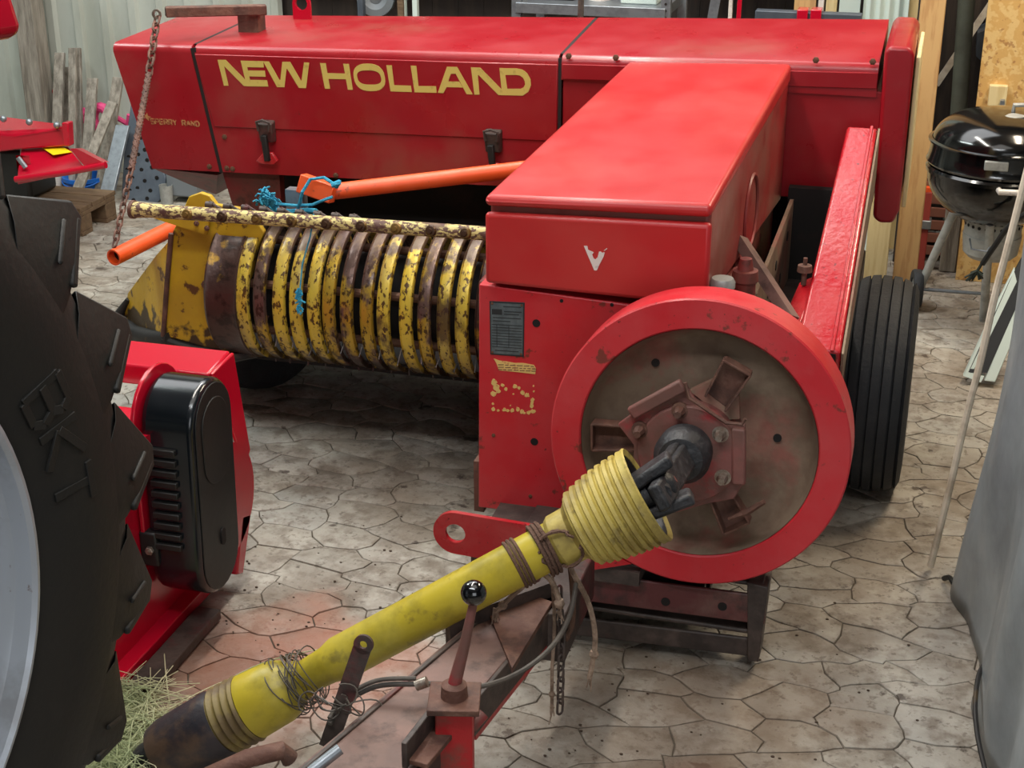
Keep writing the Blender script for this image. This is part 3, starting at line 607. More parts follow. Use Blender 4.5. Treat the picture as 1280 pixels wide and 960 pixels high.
# ---- flywheel
TL = math.radians(5); FC = V((-.478, 3.45, .636)); ax = V((0, math.cos(TL), -math.sin(TL))); FR = .378
fwroot = P(MB().lathe([(.300, .002), (.304, -.002), (FR - .004, -.002), (FR, .002), (FR, .128), (FR - .004, .132), (.30, .132), (.298, .10), (.288, .098), (.300, .002)], FC, ax, 96), 'flywheel_rim', M['redworn'], ang=24)
P(MB().lathe([(0, .092), (.22, .092), (.255, .086), (.275, .070), (.287, .045), (.2985, .003), (.2985, .11), (0, .11)], FC, ax, 72), 'flywheel_disc', M['disc'], fwroot, ang=60)
def fz(x, y, Y):
    p0 = FC + ax * (Y - FC.y); d = at(680 + x / 3.429, 420 + y / 3.429, Y=3) - CAM; return CAM + d * ((p0 - CAM).dot(ax) / d.dot(ax))
for x, y in ((478, 115), (1000, 438)):
    P(MB().lathe([(0, -.002), (.0105, -.002), (.0105, .004)], fz(x, y, 3.538), ax, 20), 'disc_hole', M['void'], fwroot)
# hub parts
YH = 3.40; hub = P(MB().prism([fz(x, y, YH) for x, y in ((315, 380), (375, 335), (612, 215), (640, 265), (785, 372), (862, 380), (858, 625), (815, 700), (700, 720), (560, 760), (420, 700), (380, 560), (385, 470))], (0, .012, 0)), 'shear_plate', M['hub'], fwroot, bevel=.003)
HC = fz(620, 500, YH)
P(MB().lathe([(0, -.016), (.122, -.016), (.126, -.012), (.126, .01)], HC, ax, 48), 'hub_disc', M['hub'], fwroot)
P(MB().lathe([(0, -.012), (.06, -.01), (.11, 0.0), (.12, .14), (0, .14)], HC + V((0, .01, 0)), ax, 32), 'hub_boss', M['hub'], fwroot)
for q in ([(375, 325), (602, 200)], [(838, 385), (838, 628)]):
    a, b = fz(*q[0], YH), fz(*q[1], YH); dd = (b - a).normalized(); P(MB().bar(a + V((0, -.012, 0)), b + V((0, -.012, 0)), .034, .02, (0, 1, 0)), 'plate_flange', M['hub'], fwroot, bevel=.006)
P(MB().tube([fz(605, 200, YH - .03), fz(622, 265, YH - .03), fz(780, 372, YH - .03), fz(850, 378, YH - .03), fz(862, 355, YH - .03)], .005, 6), 'plate_edge', M['rusty'], fwroot)
def uframe(quad, Y, name, close=True, th=.006):
    mb = MB(); q = [fz(x, y, Y) for x, y in quad]
    mb.prism([p + V((0, .028, 0)) for p in q], (0, .006, 0))
    e = [(0, 1), (1, 2), (3, 0)] if close else [(0, 1), (2, 3), (3, 0)]
    for i, j in e: mb.bar(q[i] + V((0, .014, 0)), q[j] + V((0, .014, 0)), th, .036, (0, 1, 0))
    return P(mb, name, M['rusty'], fwroot, bevel=.0015)
uframe([(885, 170), (770, 105), (690, 262), (775, 325)], 3.44, 'shear_bracket')
uframe([(205, 490), (205, 378), (390, 392), (385, 492)], 3.45, 'shear_bracket')
uframe([(770, 850), (880, 800), (790, 655), (712, 705)], 3.42, 'shear_bracket')
P(MB().prism([fz(x, y, 3.47) for x, y in ((625, 235), (735, 185), (835, 260), (838, 355), (780, 360))], (0, .02, 0)), 'bracket_base', M['disc'], fwroot)
P(MB().tube([fz(790, 785, 3.38), fz(870, 755, 3.38), fz(945, 710, 3.37)], [.004, .009, .006], 6), 'bracket_tang', M['rusty'], fwroot)
for x, y, m_ in ((580, 325, 'rusty'), (408, 408, 'rusty'), (755, 425, 'bolt'), (765, 610, 'bolt')):
    o = fz(x, y, YH - .02); mb = MB(); mb.lathe([(0, -.028), (.009, -.028), (.010, -.02), (.014, -.012), (.015, .01)], o, ax, 8); mb.lathe([(0, -.006), (.021, -.006), (.021, .0), (.018, .02)], o + V((0, .01, 0)), ax, 16)
    P(mb, 'hub_bolt', M[m_], fwroot)
# ---- stub beside the hood, oil filler and frame members at right
fs_ = P(MB().hexa([V(q) for q in ((-.44, 3.86, .40), (-.428, 3.86, .40), (-.398, 4.95, .40), (-.41, 4.95, .40), (-.44, 3.86, .80), (-.428, 3.86, .80), (-.398, 4.95, .90), (-.41, 4.95, .90))]), 'frame_sheet', M['disc'])
for y_, z_ in ((4.35, .74), (4.5, .78), (4.62, .70), (4.2, .66), (4.75, .80)):
    P(MB().lathe([(0, .002), (.016, .002), (.016, -.002)], (-.428 + (y_ - 3.86) * .0275, y_, z_), (1, 0, 0), 14), 'sheet_hole', M['void'], fs_)
P(MB().box(-.42, -.17, 4.86, 4.9, .3, .93), 'frame_backing', M['void'])
P(MB().bar(at(925, 300, Y=4.2), at(990, 400, Y=4.0), .03, .04, (0, -1, 0)), 'frame_brace', M['tongue'])
o = at(931, 350, Y=3.85); mb = MB(); mb.lathe([(0, .06), (.016, .06), (.018, .05), (.022, .03), (.034, .028), (.036, .0), (.03, -.002), (.03, -.08), (0, -.08)], o, (0, 0, 1), 20); P(mb, 'grease_reservoir', M['reddark'])
P(MB().lathe([(0, .012), (.028, .01), (.034, 0), (.034, -.015)], at(903, 352, Y=3.78), (0, 0, 1), 20), 'filler_cap', M['alu'])
o = at(1006, 335, Y=4.2); mb = MB(); mb.lathe([(0, .03), (.006, .03), (.006, .01), (.02, .008), (.022, -.01), (.008, -.012), (.008, -.05)], o, (0, 0, 1), 14); P(mb, 'adjuster_screw', M['rusty'])
P(MB().box(-.50, -.17, 4.25, BY + .3, .18, .62), 'bale_chamber', M['frame'], bevel=.006)
# sloping red channel arm
e0 = at(1078, 158, Y=4.86); e1 = at(1022, 438, Y=3.93)
mb = MB(); dd = (e1 - e0).normalized(); sx = V((1, 0, 0)); up = sx.cross(dd).normalized()
if up.z < 0: up = -up
w0, w1, h0, h1 = .047, .062, .07, .075
def ring(c, w_, h): return [c - sx * w_ - up * h, c + sx * w_ - up * h, c + sx * w_, c - sx * w_]
q0, q1 = ring(e0, w0, h0 * 1.6), ring(e1, w1, h1)
mb.add(q0 + q1, [(0, 1, 2, 3), (4, 5, 6, 7), (0, 1, 5, 4), (1, 2, 6, 5), (2, 3, 7, 6), (3, 0, 4, 7)])
arm = P(mb, 'channel_arm', M['redarm'], bevel=.01, seg=3)
P(MB().bar(e0 + sx * w0 * .62 + up * .002, e1 + sx * w1 * .62 + up * .002, .010, .008, up), 'arm_ridge', M['redarm'], arm, bevel=.002)
q2 = [p + dd * .001 for p in ring(e1, w1 * .8, h1 * .85)]; P(MB().add([p - up * .006 for p in q2] + [p + dd * .002 - up * .006 for p in q2], [(0, 1, 2, 3), (4, 5, 6, 7), (0, 1, 5, 4), (1, 2, 6, 5), (2, 3, 7, 6), (3, 0, 4, 7)]), 'arm_opening', M['void'], arm)
P(MB().prism([e1 + V(q) for q in ((-.07, .02, .01), (-.03, .30, .12), (-.085, .30, .09), (-.13, .05, -.02))], (0, .0, -.06)), 'arm_gusset', M['redarm'], arm, bevel=.004)
s0, s1 = e0 + sx * (w0 + .002), e1 + sx * (w1 + .002)
P(MB().hexa([s1 - up * .13, s1 - up * .13 + sx * .006, s0 - up * .2 + sx * .006, s0 - up * .2, s1 - up * .004, s1 - up * .004 + sx * .006, s0 - up * .004 + sx * .006, s0 - up * .004]), 'arm_side_plate', M['disc'], arm)
# ---- wheels of the baler
def ribbed(name, c, axd, R, W, label=None, mir=1):
    n = 5; hw = W / 2; prof = [(R * .52, -hw * .75), (R * .60, -hw * .92), (R * .74, -hw * 1.06), (R * .88, -hw * 1.02), (R * .955, -hw * .90)]
    rw = 2 * hw * .84 / n; g = rw * .12
    for i in range(n):
        a = -hw * .84 + i * rw; crown = lambda t: R - .10 * R * abs(t / hw) ** 3.2
        prof += [(crown(a + g) - .011, a), (crown(a + g) , a + g), (crown(a + rw / 2), a + rw / 2), (crown(a + rw - g), a + rw - g), (crown(a + rw - g) - .011, a + rw - g * .9)]
    prof += [(R * .955, hw * .90), (R * .88, hw * 1.02), (R * .74, hw * 1.06), (R * .60, hw * .92), (R * .52, hw * .75)]
    t = P(MB().lathe(prof + [prof[0]], c, axd, 72), name, M['tyre'], ang=38)
    P(MB().lathe([(0, .02), (R * .2, .02), (R * .25, .05), (R * .45, .06), (R * .5, hw * .7), (R * .55, hw * .8), (R * .54, 0), (R * .55, -hw * .8), (R * .5, -hw * .7), (R * .4, -.02), (0, -.02)], c, axd, 40), 'wheel_rim', M['yellow'], t)
    return t
ribbed('wheel_tyre', V((-.078, 4.70, .345)), V((1, 0, 0)), .35, .200)
ribbed('wheel_tyre', V((-2.36, 4.93, .325)), V((.93, -.36, 0)), .325, .21)
P(MB().cyl((-2.3, 4.9, .33), (-.06, 4.72, .34), .03), 'axle', M['frame'])
# ---- pickup
PC = V((0, 4.4, .60)); PR = .24
x = -1.30; k = 0; pk = P(MB().cyl((-2.12, 4.4, .60), (-1.14, 4.4, .60), .14, 28), 'tine_drum', M['void'])
mats_ = ['band3', 'band', 'band', 'band2', 'band', 'band', 'band2', 'band2', 'band2', 'band', 'band', 'band', 'band2', 'band'] + ['band', 'band', 'band2', 'band', 'band2', 'band', 'band3', 'band', 'band', 'band2', 'band2', 'band', 'band2', 'band', 'band2', 'band3']
def band(xc, wd, m_, R=PR):
    h = wd / 2; prof = [(R - .012, -h), (R, -h), (R + .003, -h * .86), (R - .001, -h * .72), (R + .001, 0), (R - .001, h * .72), (R + .003, h * .86), (R, h), (R - .012, h)]
    return P(MB().lathe(prof, (xc, PC.y, PC.z), (1, 0, 0), 44, closed=True, a0=math.radians(-200), a1=math.radians(75), ref=(0, -1, .0)), 'pickup_band', M[m_], ang=50)
pxs = [594, 569, 546, 522, 499, 471, 450, 425, 403, 384, 362, 341, 317, 296]
xs_ = [at(p + 8, 380, Y=4.17).x for p in pxs]
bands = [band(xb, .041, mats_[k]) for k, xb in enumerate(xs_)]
xe = xs_[-1] - .075
P(MB().lathe([(PR - .02, -.058), (PR, -.058), (PR + .006, -.05), (PR, -.04), (PR, .04), (PR + .004, .05), (PR, .055), (PR - .02, .055)], (xe, PC.y, PC.z), (1, 0, 0), 44, closed=True, a0=math.radians(-200), a1=math.radians(80), ref=(0, -1, 0)), 'end_band', M['band3'], ang=50)
# tines poking out between the bands
for k in range(13):
    xg = (xs_[k] + xs_[k + 1]) / 2
    for j, a in enumerate((-28, -62)):
        aa = math.radians(a + rnd.uniform(-6, 6)); dr = V((0, -math.cos(aa), math.sin(aa))); tg = V((0, -math.sin(aa), -math.cos(aa)))
        o = V((xg + rnd.uniform(-.006, .006), PC.y, PC.z)); mb = MB()
        mb.tube([o + dr * .12, o + dr * .21 + tg * .01, o + dr * .252 + tg * .03 + V((rnd.uniform(-.012, .012), 0, 0))], .0024, 5)
        P(mb, 'pickup_tine', M['frame'])
for a in (20, -40, -100, -160, 80):
    aa = math.radians(a); c_ = PC + V((0, -math.cos(aa) * .17, math.sin(aa) * .17)); P(MB().cyl((-2.12, c_.y, c_.z), (-1.15, c_.y, c_.z), .014, 10), 'tine_bar', M['brownbolt'], pk)
# end plates
YP = 4.27
q = [(215, 292), (236, 246), (250, 241), (262, 245), (270, 256), (310, 262), (330, 290), (318, 320), (300, 440), (262, 436), (222, 424), (203, 420), (205, 360), (208, 320)]
sp = P(MB().prism([at(a, b, Y=YP) for a, b in q], (0, .02, 0)), 'pickup_end_plate', M['yellow'], bevel=.003)
q = [(208, 300), (218, 296), (206, 418), (170, 416), (150, 404), (147, 396), (165, 362)]
A_ = [at(214, 298, Y=YP), at(204, 420, Y=YP), at(172, 418, Y=YP + .16), at(151, 402, Y=YP + .22), at(160, 366, Y=YP + .22), at(196, 318, Y=YP + .1)]
P(MB().prism(A_, (.012, .012, 0)), 'end_plate_wing', M['yellow'], sp, bevel=.002)
B_ = [at(214, 424, Y=YP), at(190, 423, Y=YP + .06), at(168, 417, Y=YP + .15), at(152, 403, Y=YP + .21), at(150, 392, Y=YP + .22), at(160, 374, Y=YP + .21)]
P(MB().tube(B_, [.026, .030, .030, .026, .020, .008], 12), 'rubber_edge', M['rubber'], sp)
P(MB().tube([at(214, 292, Y=YP - .006), at(209, 350, Y=YP - .006), at(204, 420, Y=YP - .006)], .009, 8), 'plate_fold', M['rusty'], sp)
P(MB().tube([at(204, 426, Y=YP), at(240, 438, Y=YP), at(290, 446, Y=YP), at(320, 440, Y=YP + .05)], .02, 10), 'lower_skid', M['rubber'], sp)
P(MB().prism([at(a, b, Y=YP - .02) for a, b in ((190, 272), (262, 272), (258, 294), (214, 280))], (0, .012, 0)), 'bar_gusset', M['yellow'], sp)
for a, b in ((246, 279), (259, 285)): P(MB().bolt(at(a, b, Y=YP - .022), (0, -1, 0), .009, .007), 'gusset_bolt', M['rusty'], sp)
P(MB().bolt(at(257, 355, Y=YP - .002), (0, -1, 0), .013, .01), 'plate_bolt', M['rusty'], sp)
# gauge wheel behind the plate
t = P(MB().lathe([(.04, -.04), (.1, -.05), (.13, -.03), (.135, 0), (.13, .03), (.1, .05), (.04, .04)], at(190, 428, Y=4.56) + V((0, 0, -.02)), (.9, -.3, 0), 32, closed=True), 'gauge_wheel', M['tyre'])
P(MB().bar(at(208, 425, Y=4.4), at(232, 448, Y=4.5), .03, .09), 'gauge_bracket', M['yellow'])
# wind-guard bar with bolts and wire fingers
g0 = at(168, 262, Y=4.12); g1 = at(610, 292, Y=4.12)
gb = P(MB().tube([g0, g0.lerp(g1, .05), g0.lerp(g1, .5), g1], [.026, .022, .021, .021], 20), 'guard_bar', M['guardbar'])
P(MB().cyl(g0 - V((.010, 0, 0)), g0 + V((.002, 0, 0)), .029), 'bar_end_flange', M['rusty'], gb)
for i in range(9):
    o = at(234 + i * 43.5, 268 + i * 2.95, Y=4.10); P(MB().lathe([(0, .016), (.007, .016), (.008, .009), (.015, .008), (.019, 0)], o, (0, -1, .25), 10), 'bar_bolt', M['bandrim'], gb)
for i in range(9):
    o = at(262 + i * 22.5, 256 + i * 2.0, Y=4.24)
    mb = MB(); mb.lathe([(.005, -.012), (.011, -.012), (.011, .012), (.005, .012)], o, (1, 0, 0), 14, closed=True)
    mb.tube([o + V((.0, 0, .010)), o + V((.05, -.01, -.012)), o + V((.09, -.02, -.03))], .0045, 6); P(mb, 'wire_finger', M['frame'], gb)
for i in range(7):
    o = at(440 + i * 22, 276 + i * 2.2, Y=4.2); P(MB().bar(o, o + V((.06, 0, -.012)), .01, .006), 'guard_strip', M['rusty'], gb)
# ---- drawbar, stand and cross beams
CY = 3.46
cb = [at(x_, y_, Y=CY) for x_, y_ in ((570, 698), (960, 760), (958, 780), (572, 716))]
def beam(pl, pr, h, dep, name, m_, Y=CY, bevel=.004):
    a, b = at(*pl, Y=Y), at(*pr, Y=Y); mb = MB()
    mb.hexa([a + V((0, 0, -h)), b + V((0, 0, -h)), b + V((0, dep, -h)), a + V((0, dep, -h)), a, b, b + V((0, dep, 0)), a + V((0, dep, 0))]); return P(mb, name, m_, bevel=bevel)
ub = beam((600, 700), (958, 746), .085, .012, 'cross_beam_web', M['web'], CY - .01)
beam((640, 684), (955, 730), .012, .26, 'cross_beam_top', M['frame'], CY + .0)
beam((640, 778 - 15), (950, 800), .055, .012, 'lower_beam', M['frame'], CY)
beam((640, 752 - 8), (950, 790), .012, .10, 'lower_beam_top', M['frame'], CY)
P(MB().prism([at(x_, y_, Y=CY - .012) for x_, y_ in ((934, 728), (960, 735), (948, 828), (934, 826))], (0, .1, 0)), 'beam_end_plate', M['frame'], bevel=.003)
for x_, y_ in ((832, 752), (903, 758)): P(MB().lathe([(0, -.002), (.012, -.002), (.012, .002)], at(x_, y_, Y=CY - .010), (0, 1, 0), 18), 'beam_hole', M['void'], ub)
# eye plate
c = at(569, 667, Y=3.42)
def eyeplate(c, ro, ri, th, L_, drop):
    n = 32; O, I = [], []
    for i in range(n):
        a = 2 * PI * i / n; ca_, sa_ = math.cos(a), math.sin(a); I.append(c + V((ca_ * ri, 0, sa_ * ri)))
        if ca_ <= 1e-6: O.append(c + V((ca_ * ro, 0, sa_ * ro)))
        else:
            k = min(L_ / ca_, ro / max(abs(sa_), 1e-6)); x_ = ca_ * k; O.append(c + V((x_, 0, sa_ * k - drop * x_ / L_)))
    nrm = V((0, th, 0)); A = O + I + [p + nrm for p in O] + [p + nrm for p in I]; fs = []
    for i in range(n):
        j = (i + 1) % n; fs += [(i, j, n + j, n + i), (2 * n + i, 3 * n + i, 3 * n + j, 2 * n + j), (i, 2 * n + i, 2 * n + j, j), (n + i, n + j, 3 * n + j, 3 * n + i)]
    return MB().add(A, fs)
P(eyeplate(c, .062, .028, .014, .48, .02), 'eye_plate', M['redarm'], smooth=False)
a = at(569, 667, Y=3.42); b = at(700, 690, Y=3.42)
P(MB().box(a.x + .04, a.x + .5, 3.43, 3.72, a.z - .09, a.z - .05), 'frame_rail', M['frame'])
P(MB().box(-1.09, -.45, 3.52, 3.80, .10, .19), 'front_crossmember', M['frame'], bevel=.004)
P(MB().box(-.95, -.45, 3.56, 4.4, .12, .2), 'main_frame', M['frame'], bevel=.004)
# tongue
TZ = .38
tq = [at(300, 1020, Z=TZ), at(630, 742, Z=TZ), at(700, 742, Z=TZ), at(475, 1015, Z=TZ)]
mb = MB(); mb.prism(tq, (0, 0, -.012)); tg = P(mb, 'tongue_top', M['tongue'], bevel=.003)
def side(a, b, h, name, m_, dx=0):
    d = (b - a).normalized(); nrm = V((d.y, -d.x, 0)) * .010
    return P(MB().hexa([a - V((0, 0, h)), b - V((0, 0, h)), b - V((0, 0, h)) + nrm, a - V((0, 0, h)) + nrm, a, b, b + nrm, a + nrm]), name, m_, bevel=.002)
side(tq[3], tq[2], .085, 'tongue_web', M['frame'])
side(tq[0] + V((.01, 0, .006)), tq[1] + V((.01, 0, .006)), .085, 'tongue_web', M['frame'])
r0, r1 = at(586, 918, Z=TZ - .09), at(688, 790, Z=TZ - .09)
P(MB().bar(r0, r1, .035, .02), 'tongue_flange', M['redarm'])
P(MB().bar(at(560, 800, Z=TZ - .02), at(690, 752, Z=TZ - .02), .02, .12), 'tongue_gusset', M['frame'])
P(MB().box(-.80, -.70, 2.98, 3.3, .25, .38), 'tongue_pivot', M['frame'], bevel=.004)
P(MB().prism([at(x_, y_, Z=.39) for x_, y_ in ((612, 768), (655, 740), (690, 752), (640, 835))], (0, 0, -.014)), 'pivot_plate', M['rusty'])
# post with lever
pc = at(568, 872, Z=.47)
mb = MB(); rot = Matrix.Rotation(math.radians(14), 4, 'Z')
def rb(c, w_, d, z0, z1): return [c + rot @ V((i * w_ / 2, j * d / 2, 0)) + V((0, 0, z - c.z)) for z in (z0, z1) for i, j in ((-1, -1), (1, -1), (1, 1), (-1, 1))]
mb.hexa(rb(pc, .075, .075, .0, .46)); po = P(mb, 'jack_post', M['post'], bevel=.004)
mb = MB(); mb.hexa(rb(pc, .105, .105, .46, .474)); P(mb, 'post_cap_plate', M['rusty'], po, bevel=.002)
P(MB().lathe([(0, .034), (.018, .033), (.026, .027), (.028, 0), (0, 0)], V((pc.x, pc.y, .474)), (0, 0, 1), 24), 'pivot_boss', M['rusty'], po)
kb = at(592, 741, Y=pc.y + .02); l0 = V((pc.x, pc.y, .50))
lv = P(MB().tube([l0, l0.lerp(kb, .45) + V((.004, 0, 0)), kb - V((0, 0, .02))], [.014, .011, .0085], 14), 'lever_rod', M['hub'], po)
P(MB().sphere(kb, .026, 28), 'lever_knob', M['knob'], lv)
for q_, w_ in (((512, 925), .03), ((540, 905), .03)):
    pass
P(MB().bar(at(505, 945, Z=.42), at(555, 880, Z=.42), .012, .06), 'clamp_strap', M['frame'], po, bevel=.002)
P(MB().bar(at(520, 955, Z=.40), at(562, 905, Z=.40), .05, .012), 'clamp_plate', M['rusty'], po, bevel=.002)
P(MB().tube([at(588, 910, Z=.33), at(604, 892, Z=.35)], .014, 12), 'jack_pin', M['hub'], po)
# flat bar with hole standing beside the tongue
f0, f1 = at(409, 935, Y=2.45), at(456, 800, Y=2.50)
d = (f1 - f0).normalized(); ux_ = V((0, 1, 0)).cross(d).normalized() * -1
L_ = (f1 - f0).length; e = ringplate(f1 - d * .012, ux_, d, .021, .0085, .008, 24)
e.prism([f0 + ux_ * .019, f1 - d * .022 + ux_ * .019, f1 - d * .022 - ux_ * .019, f0 - ux_ * .019], V((0, .008, 0)) if ux_.cross(d).y > 0 else V((0, -.008, 0)))
P(e, 'flat_link_bar', M['frame'])
P(MB().tube([at(388, 965, Z=.40), at(425, 936, Z=.43)], .012, 14), 'hitch_bolt', M['steel'])
P(MB().tube([at(250, 975, Y=2.12), at(310, 948, Y=2.16), at(352, 938, Y=2.2), at(362, 948, Y=2.21)], .018, 14), 'bent_rod', M['rusty'])
# hydraulic hose
h_ = [at(412, 905, Y=2.45), at(430, 880, Y=2.5), at(470, 858, Y=2.55), at(520, 855, Z=.42), at(556, 855, Z=.42), at(600, 858, Y=2.56), at(650, 840, Y=2.66), at(690, 808, Y=2.76), at(712, 770, Y=2.86), at(720, 730, Y=2.95)]
def smooth_path(p, n=6):
    o = []
    for i in range(len(p) - 1):
        a, b, c, d = p[max(i - 1, 0)], p[i], p[i + 1], p[min(i + 2, len(p) - 1)]
        for j in range(n):
            t = j / n; o.append(.5 * ((2 * b) + (c - a) * t + (2 * a - 5 * b + 4 * c - d) * t * t + (-a + 3 * b - 3 * c + d) * t ** 3))
    return o + [p[-1]]
hs = P(MB().tube(smooth_path(h_), .0058, 8), 'hose', M['hose'])
P(MB().tube(smooth_path([p + V((0, .0, .014)) for p in h_[:4]]), .005, 8), 'hose', M['hose'])
P(MB().cyl(at(520, 857, Z=.42), at(534, 852, Z=.43), .012, 12), 'hose_fitting', M['bolt'], hs)
mb = MB()
for i in range(9):
    a = r_.random() * 6; c0 = at(420 + r_.gauss(0, 12), 885 + r_.gauss(0, 10), Y=2.46)
    mb.tube([c0 + V((math.cos(a + t) * .035, .01 * math.sin(t * 2 + i), math.sin(a + t) * .024)) for t in [q_ * .3 for q_ in range(14)]], .0018, 5)
tag(build('tangled_wire', mb, M['hose']), 'thin tangled wire beside the grimy lower end of the yellow driveshaft', 'wire')
# ------------------------------------------------------------------ driveshaft
J = at(827, 608, Y=3.0); E1 = at(235, 925, Z=.085)
D = (E1 - J).normalized(); LT = (E1 - J).length
ds = thing('driveshaft', 'long yellow guarded driveshaft running from the red flywheel down left', 'driveshaft', (J + E1) / 2)
def tpx(px, py):  # distance along the shaft nearest a pixel
    best = 0; bd = 1e9
    for i in range(400):
        p = J + D * LT * 1.2 * i / 400; v = p - CAM; x_ = 640 + FP * v.dot(R_) / v.dot(F_); y_ = 480 - FP * v.dot(U_) / v.dot(F_); dd = (x_ - px) ** 2 + (y_ - py) ** 2
        if dd < bd: bd, best = dd, LT * 1.2 * i / 400
    return best
t0 = tpx(806, 616); t1 = tpx(718, 664); t2 = tpx(425, 823); t3 = tpx(372, 851)
P2 = lambda mb, name, m_, parent=ds, **k: build(name, mb, m_, parent, **k)
tb = P2(MB().lathe([(.0, t1), (.053, t1), (.053, t2), (.044, t2 + .03), (.038, t3), (0, t3)], J, D, 40), 'shaft_tube', M['pto'], ang=50)
prof = [(.100, t0 + .004), (.113, t0 - .004), (.116, t0)]
nr = 9; seg_ = (t1 - .02 - t0) / nr
for i in range(nr):
    a = t0 + .008 + i * seg_; r = .114 - .030 * (i / nr) ** 2.0
    prof += [(r, a), (r + .001, a + seg_ * .45), (r - .007, a + seg_ * .62), (r - .008, a + seg_ * .85)]
prof += [(.076, t1 - .012), (.064, t1 + .0), (.063, t1 + .04), (.056, t1 + .05), (.052, t1 + .05), (.050, t1 - .01), (.066, t1 - .03), (.104, t0 + .01), (.100, t0 + .004)]
P2(MB().lathe(prof, J, D, 56), 'upper_cone', M['ptopale'], ang=30)
# joint inside: yokes and cross
P2(MB().lathe([(.1005, t0 + .003), (.098, t0 + .015), (.060, t1 - .04), (.04, t1 - .03)], J, D, 48), 'cone_inner_shade', M['ptodark'])  # dark inner shell, shade of the cone's mouth put into its colour
yk = P2(MB().lathe([(0, -.03), (.058, -.03), (.068, -.02), (.070, .03), (.054, .055), (0, .07)], fz(600, 500, 3.33), -ax, 32), 'yoke_hub', M['black'])
u_, w_ = perp(D)
Yc = fz(600, 500, 3.30); Z0 = J
dF = (Z0 - Yc).normalized()
side_ = V((.62, 0, -.78)); side_ = (side_ - D * side_.dot(D)).normalized(); oth = D.cross(side_).normalized()
mb = MB()
for s_ in (1, -1):
    o = Z0 + side_ * .050 * s_
    a = Z0 + D * .12 + side_ * .030 * s_
    mb.hexa([a - oth * .034 - side_ * .014, a + oth * .034 - side_ * .014, a + oth * .034 + side_ * .014, a - oth * .034 + side_ * .014,
             o - D * .050 - oth * .030 - side_ * .013, o - D * .050 + oth * .030 - side_ * .013, o - D * .050 + oth * .032 + side_ * .016, o - D * .050 - oth * .032 + side_ * .016])
P2(mb, 'inner_yoke', M['black'], bevel=.008, seg=3)
mb = MB()
for s_ in (1, -1):
    a = Yc + oth * .040 * s_; o = Z0 + oth * .048 * s_
    mb.bar(a + (a - o) * .02, o + dF * .045, .062, .030, side_.cross(dF))
P2(mb, 'outer_yoke', M['black'], bevel=.007, seg=3)
mb = MB(); mb.cyl(Z0 - side_ * .055, Z0 + side_ * .058, .021, 16); mb.cyl(Z0 - oth * .055, Z0 + oth * .058, .021, 16); mb.sphere(Z0, .036, 16)
cj_ = P2(mb, 'joint_cross', M['black'])
P2(MB().cyl(Z0 - D * .028, Z0 - D * .036, .008, 12), 'grease_cap', M['hub'], cj_)
P2(MB().lathe([(0, .03), (.03, .03), (.035, .2), (.0, .2)], Z0, D, 20), 'inner_shaft', M['black'])
# lower cone
t4 = tpx(366, 854); t5 = tpx(312, 883); t6 = tpx(278, 902); t7 = tpx(210, 938)
prof = [(.036, t4 - .03), (.046, t4 - .03), (.050, t4 - .01), (.066, t4 + .01), (.076, t4 + .035)]
n_ = 4; sg = (t6 - t5) / n_
rp = []
for i in range(n_): a = t5 + i * sg; rp += [(.080, a), (.084, a + sg * .4), (.074, a + sg * .6), (.074, a + sg * .8)]
P2(MB().lathe(rp + [(.078, t6), (.06, t6), (.06, t5), (.080, t5)], J, D, 48), 'sleeve_ribs', M['rib'], ang=35)
prof += [(.080, t5 - .002), (.07, t5), (.04, t5)]
P2(MB().lathe(prof + [prof[0]], J, D, 48), 'lower_cone', M['pto'], ang=35)
P2(MB().lathe([(.079, t6 - .005), (.083, t6 + .01), (.082, t6 + .05), (.078, t7 - .01), (.070, t7 + .02), (.060, t7 + .025), (.05, t6)], J, D, 40, ), 'lower_sleeve', M['ptodark'])
P2(MB().lathe([(0, t7 + .10), (.03, t7 + .10), (.045, t7 + .06), (.05, t7), (.05, t6)], J, D, 24), 'lower_yoke', M['black'])
# twine wrapped round the shaft
mb = MB()
def coil(t, r, turns, adv, rad, n=18, tilt=.3, ph=0):
    pts = []
    for i in range(int(n * turns)):
        a = 2 * PI * i / n + ph; pts.append(J + D * (t + adv * i / n + tilt * r * math.sin(a + 1)) + (u_ * math.cos(a) + w_ * math.sin(a)) * (r + rad * .6))
    return pts
ta = tpx(658, 702); tb_ = tpx(690, 686)
mb.tube(coil(ta, .053, 3, .010, .0045), .0045, 6); mb.tube(coil(tb_, .058, 3, .010, .005, ph=1), .005, 6)
tag(build('twine_wrap', mb, M['twinebrown']), 'brown twine wound round the yellow driveshaft below its ribbed cone', 'twine')
def hang(name, pts, r, m_, lab, fray=None):
    mb = MB(); P_ = smooth_path(pts); mb.tube(P_, r, 7)
    if fray:
        for i in range(fray): e = P_[-1] + V((r_.gauss(0, .006), r_.gauss(0, .006), -abs(r_.gauss(.02, .012)))); mb.tube([P_[-1] + V((r_.gauss(0, .003), 0, .01)), e], .0014, 4)
    mb.sphere(P_[int(len(P_) * .8)], r * 1.9, 8)
    return tag(build(name, mb, M[m_]), lab, 'twine', 'twine ends hanging from the driveshaft')
hang('twine_end', [at(662, 700, Y=3.0), at(664, 722, Y=2.92), at(640, 745, Y=2.9), at(620, 765, Y=2.9)], .006, 'twine', 'pale short twine end hanging left of the others, above the black lever knob', 14)
hang('twine_end', [at(664, 712, Y=2.92), at(686, 722, Y=2.92), at(697, 745, Y=2.93), at(700, 760, Y=2.93)], .007, 'twine', 'thick pale twine end with frayed knot hanging in the middle', 10)
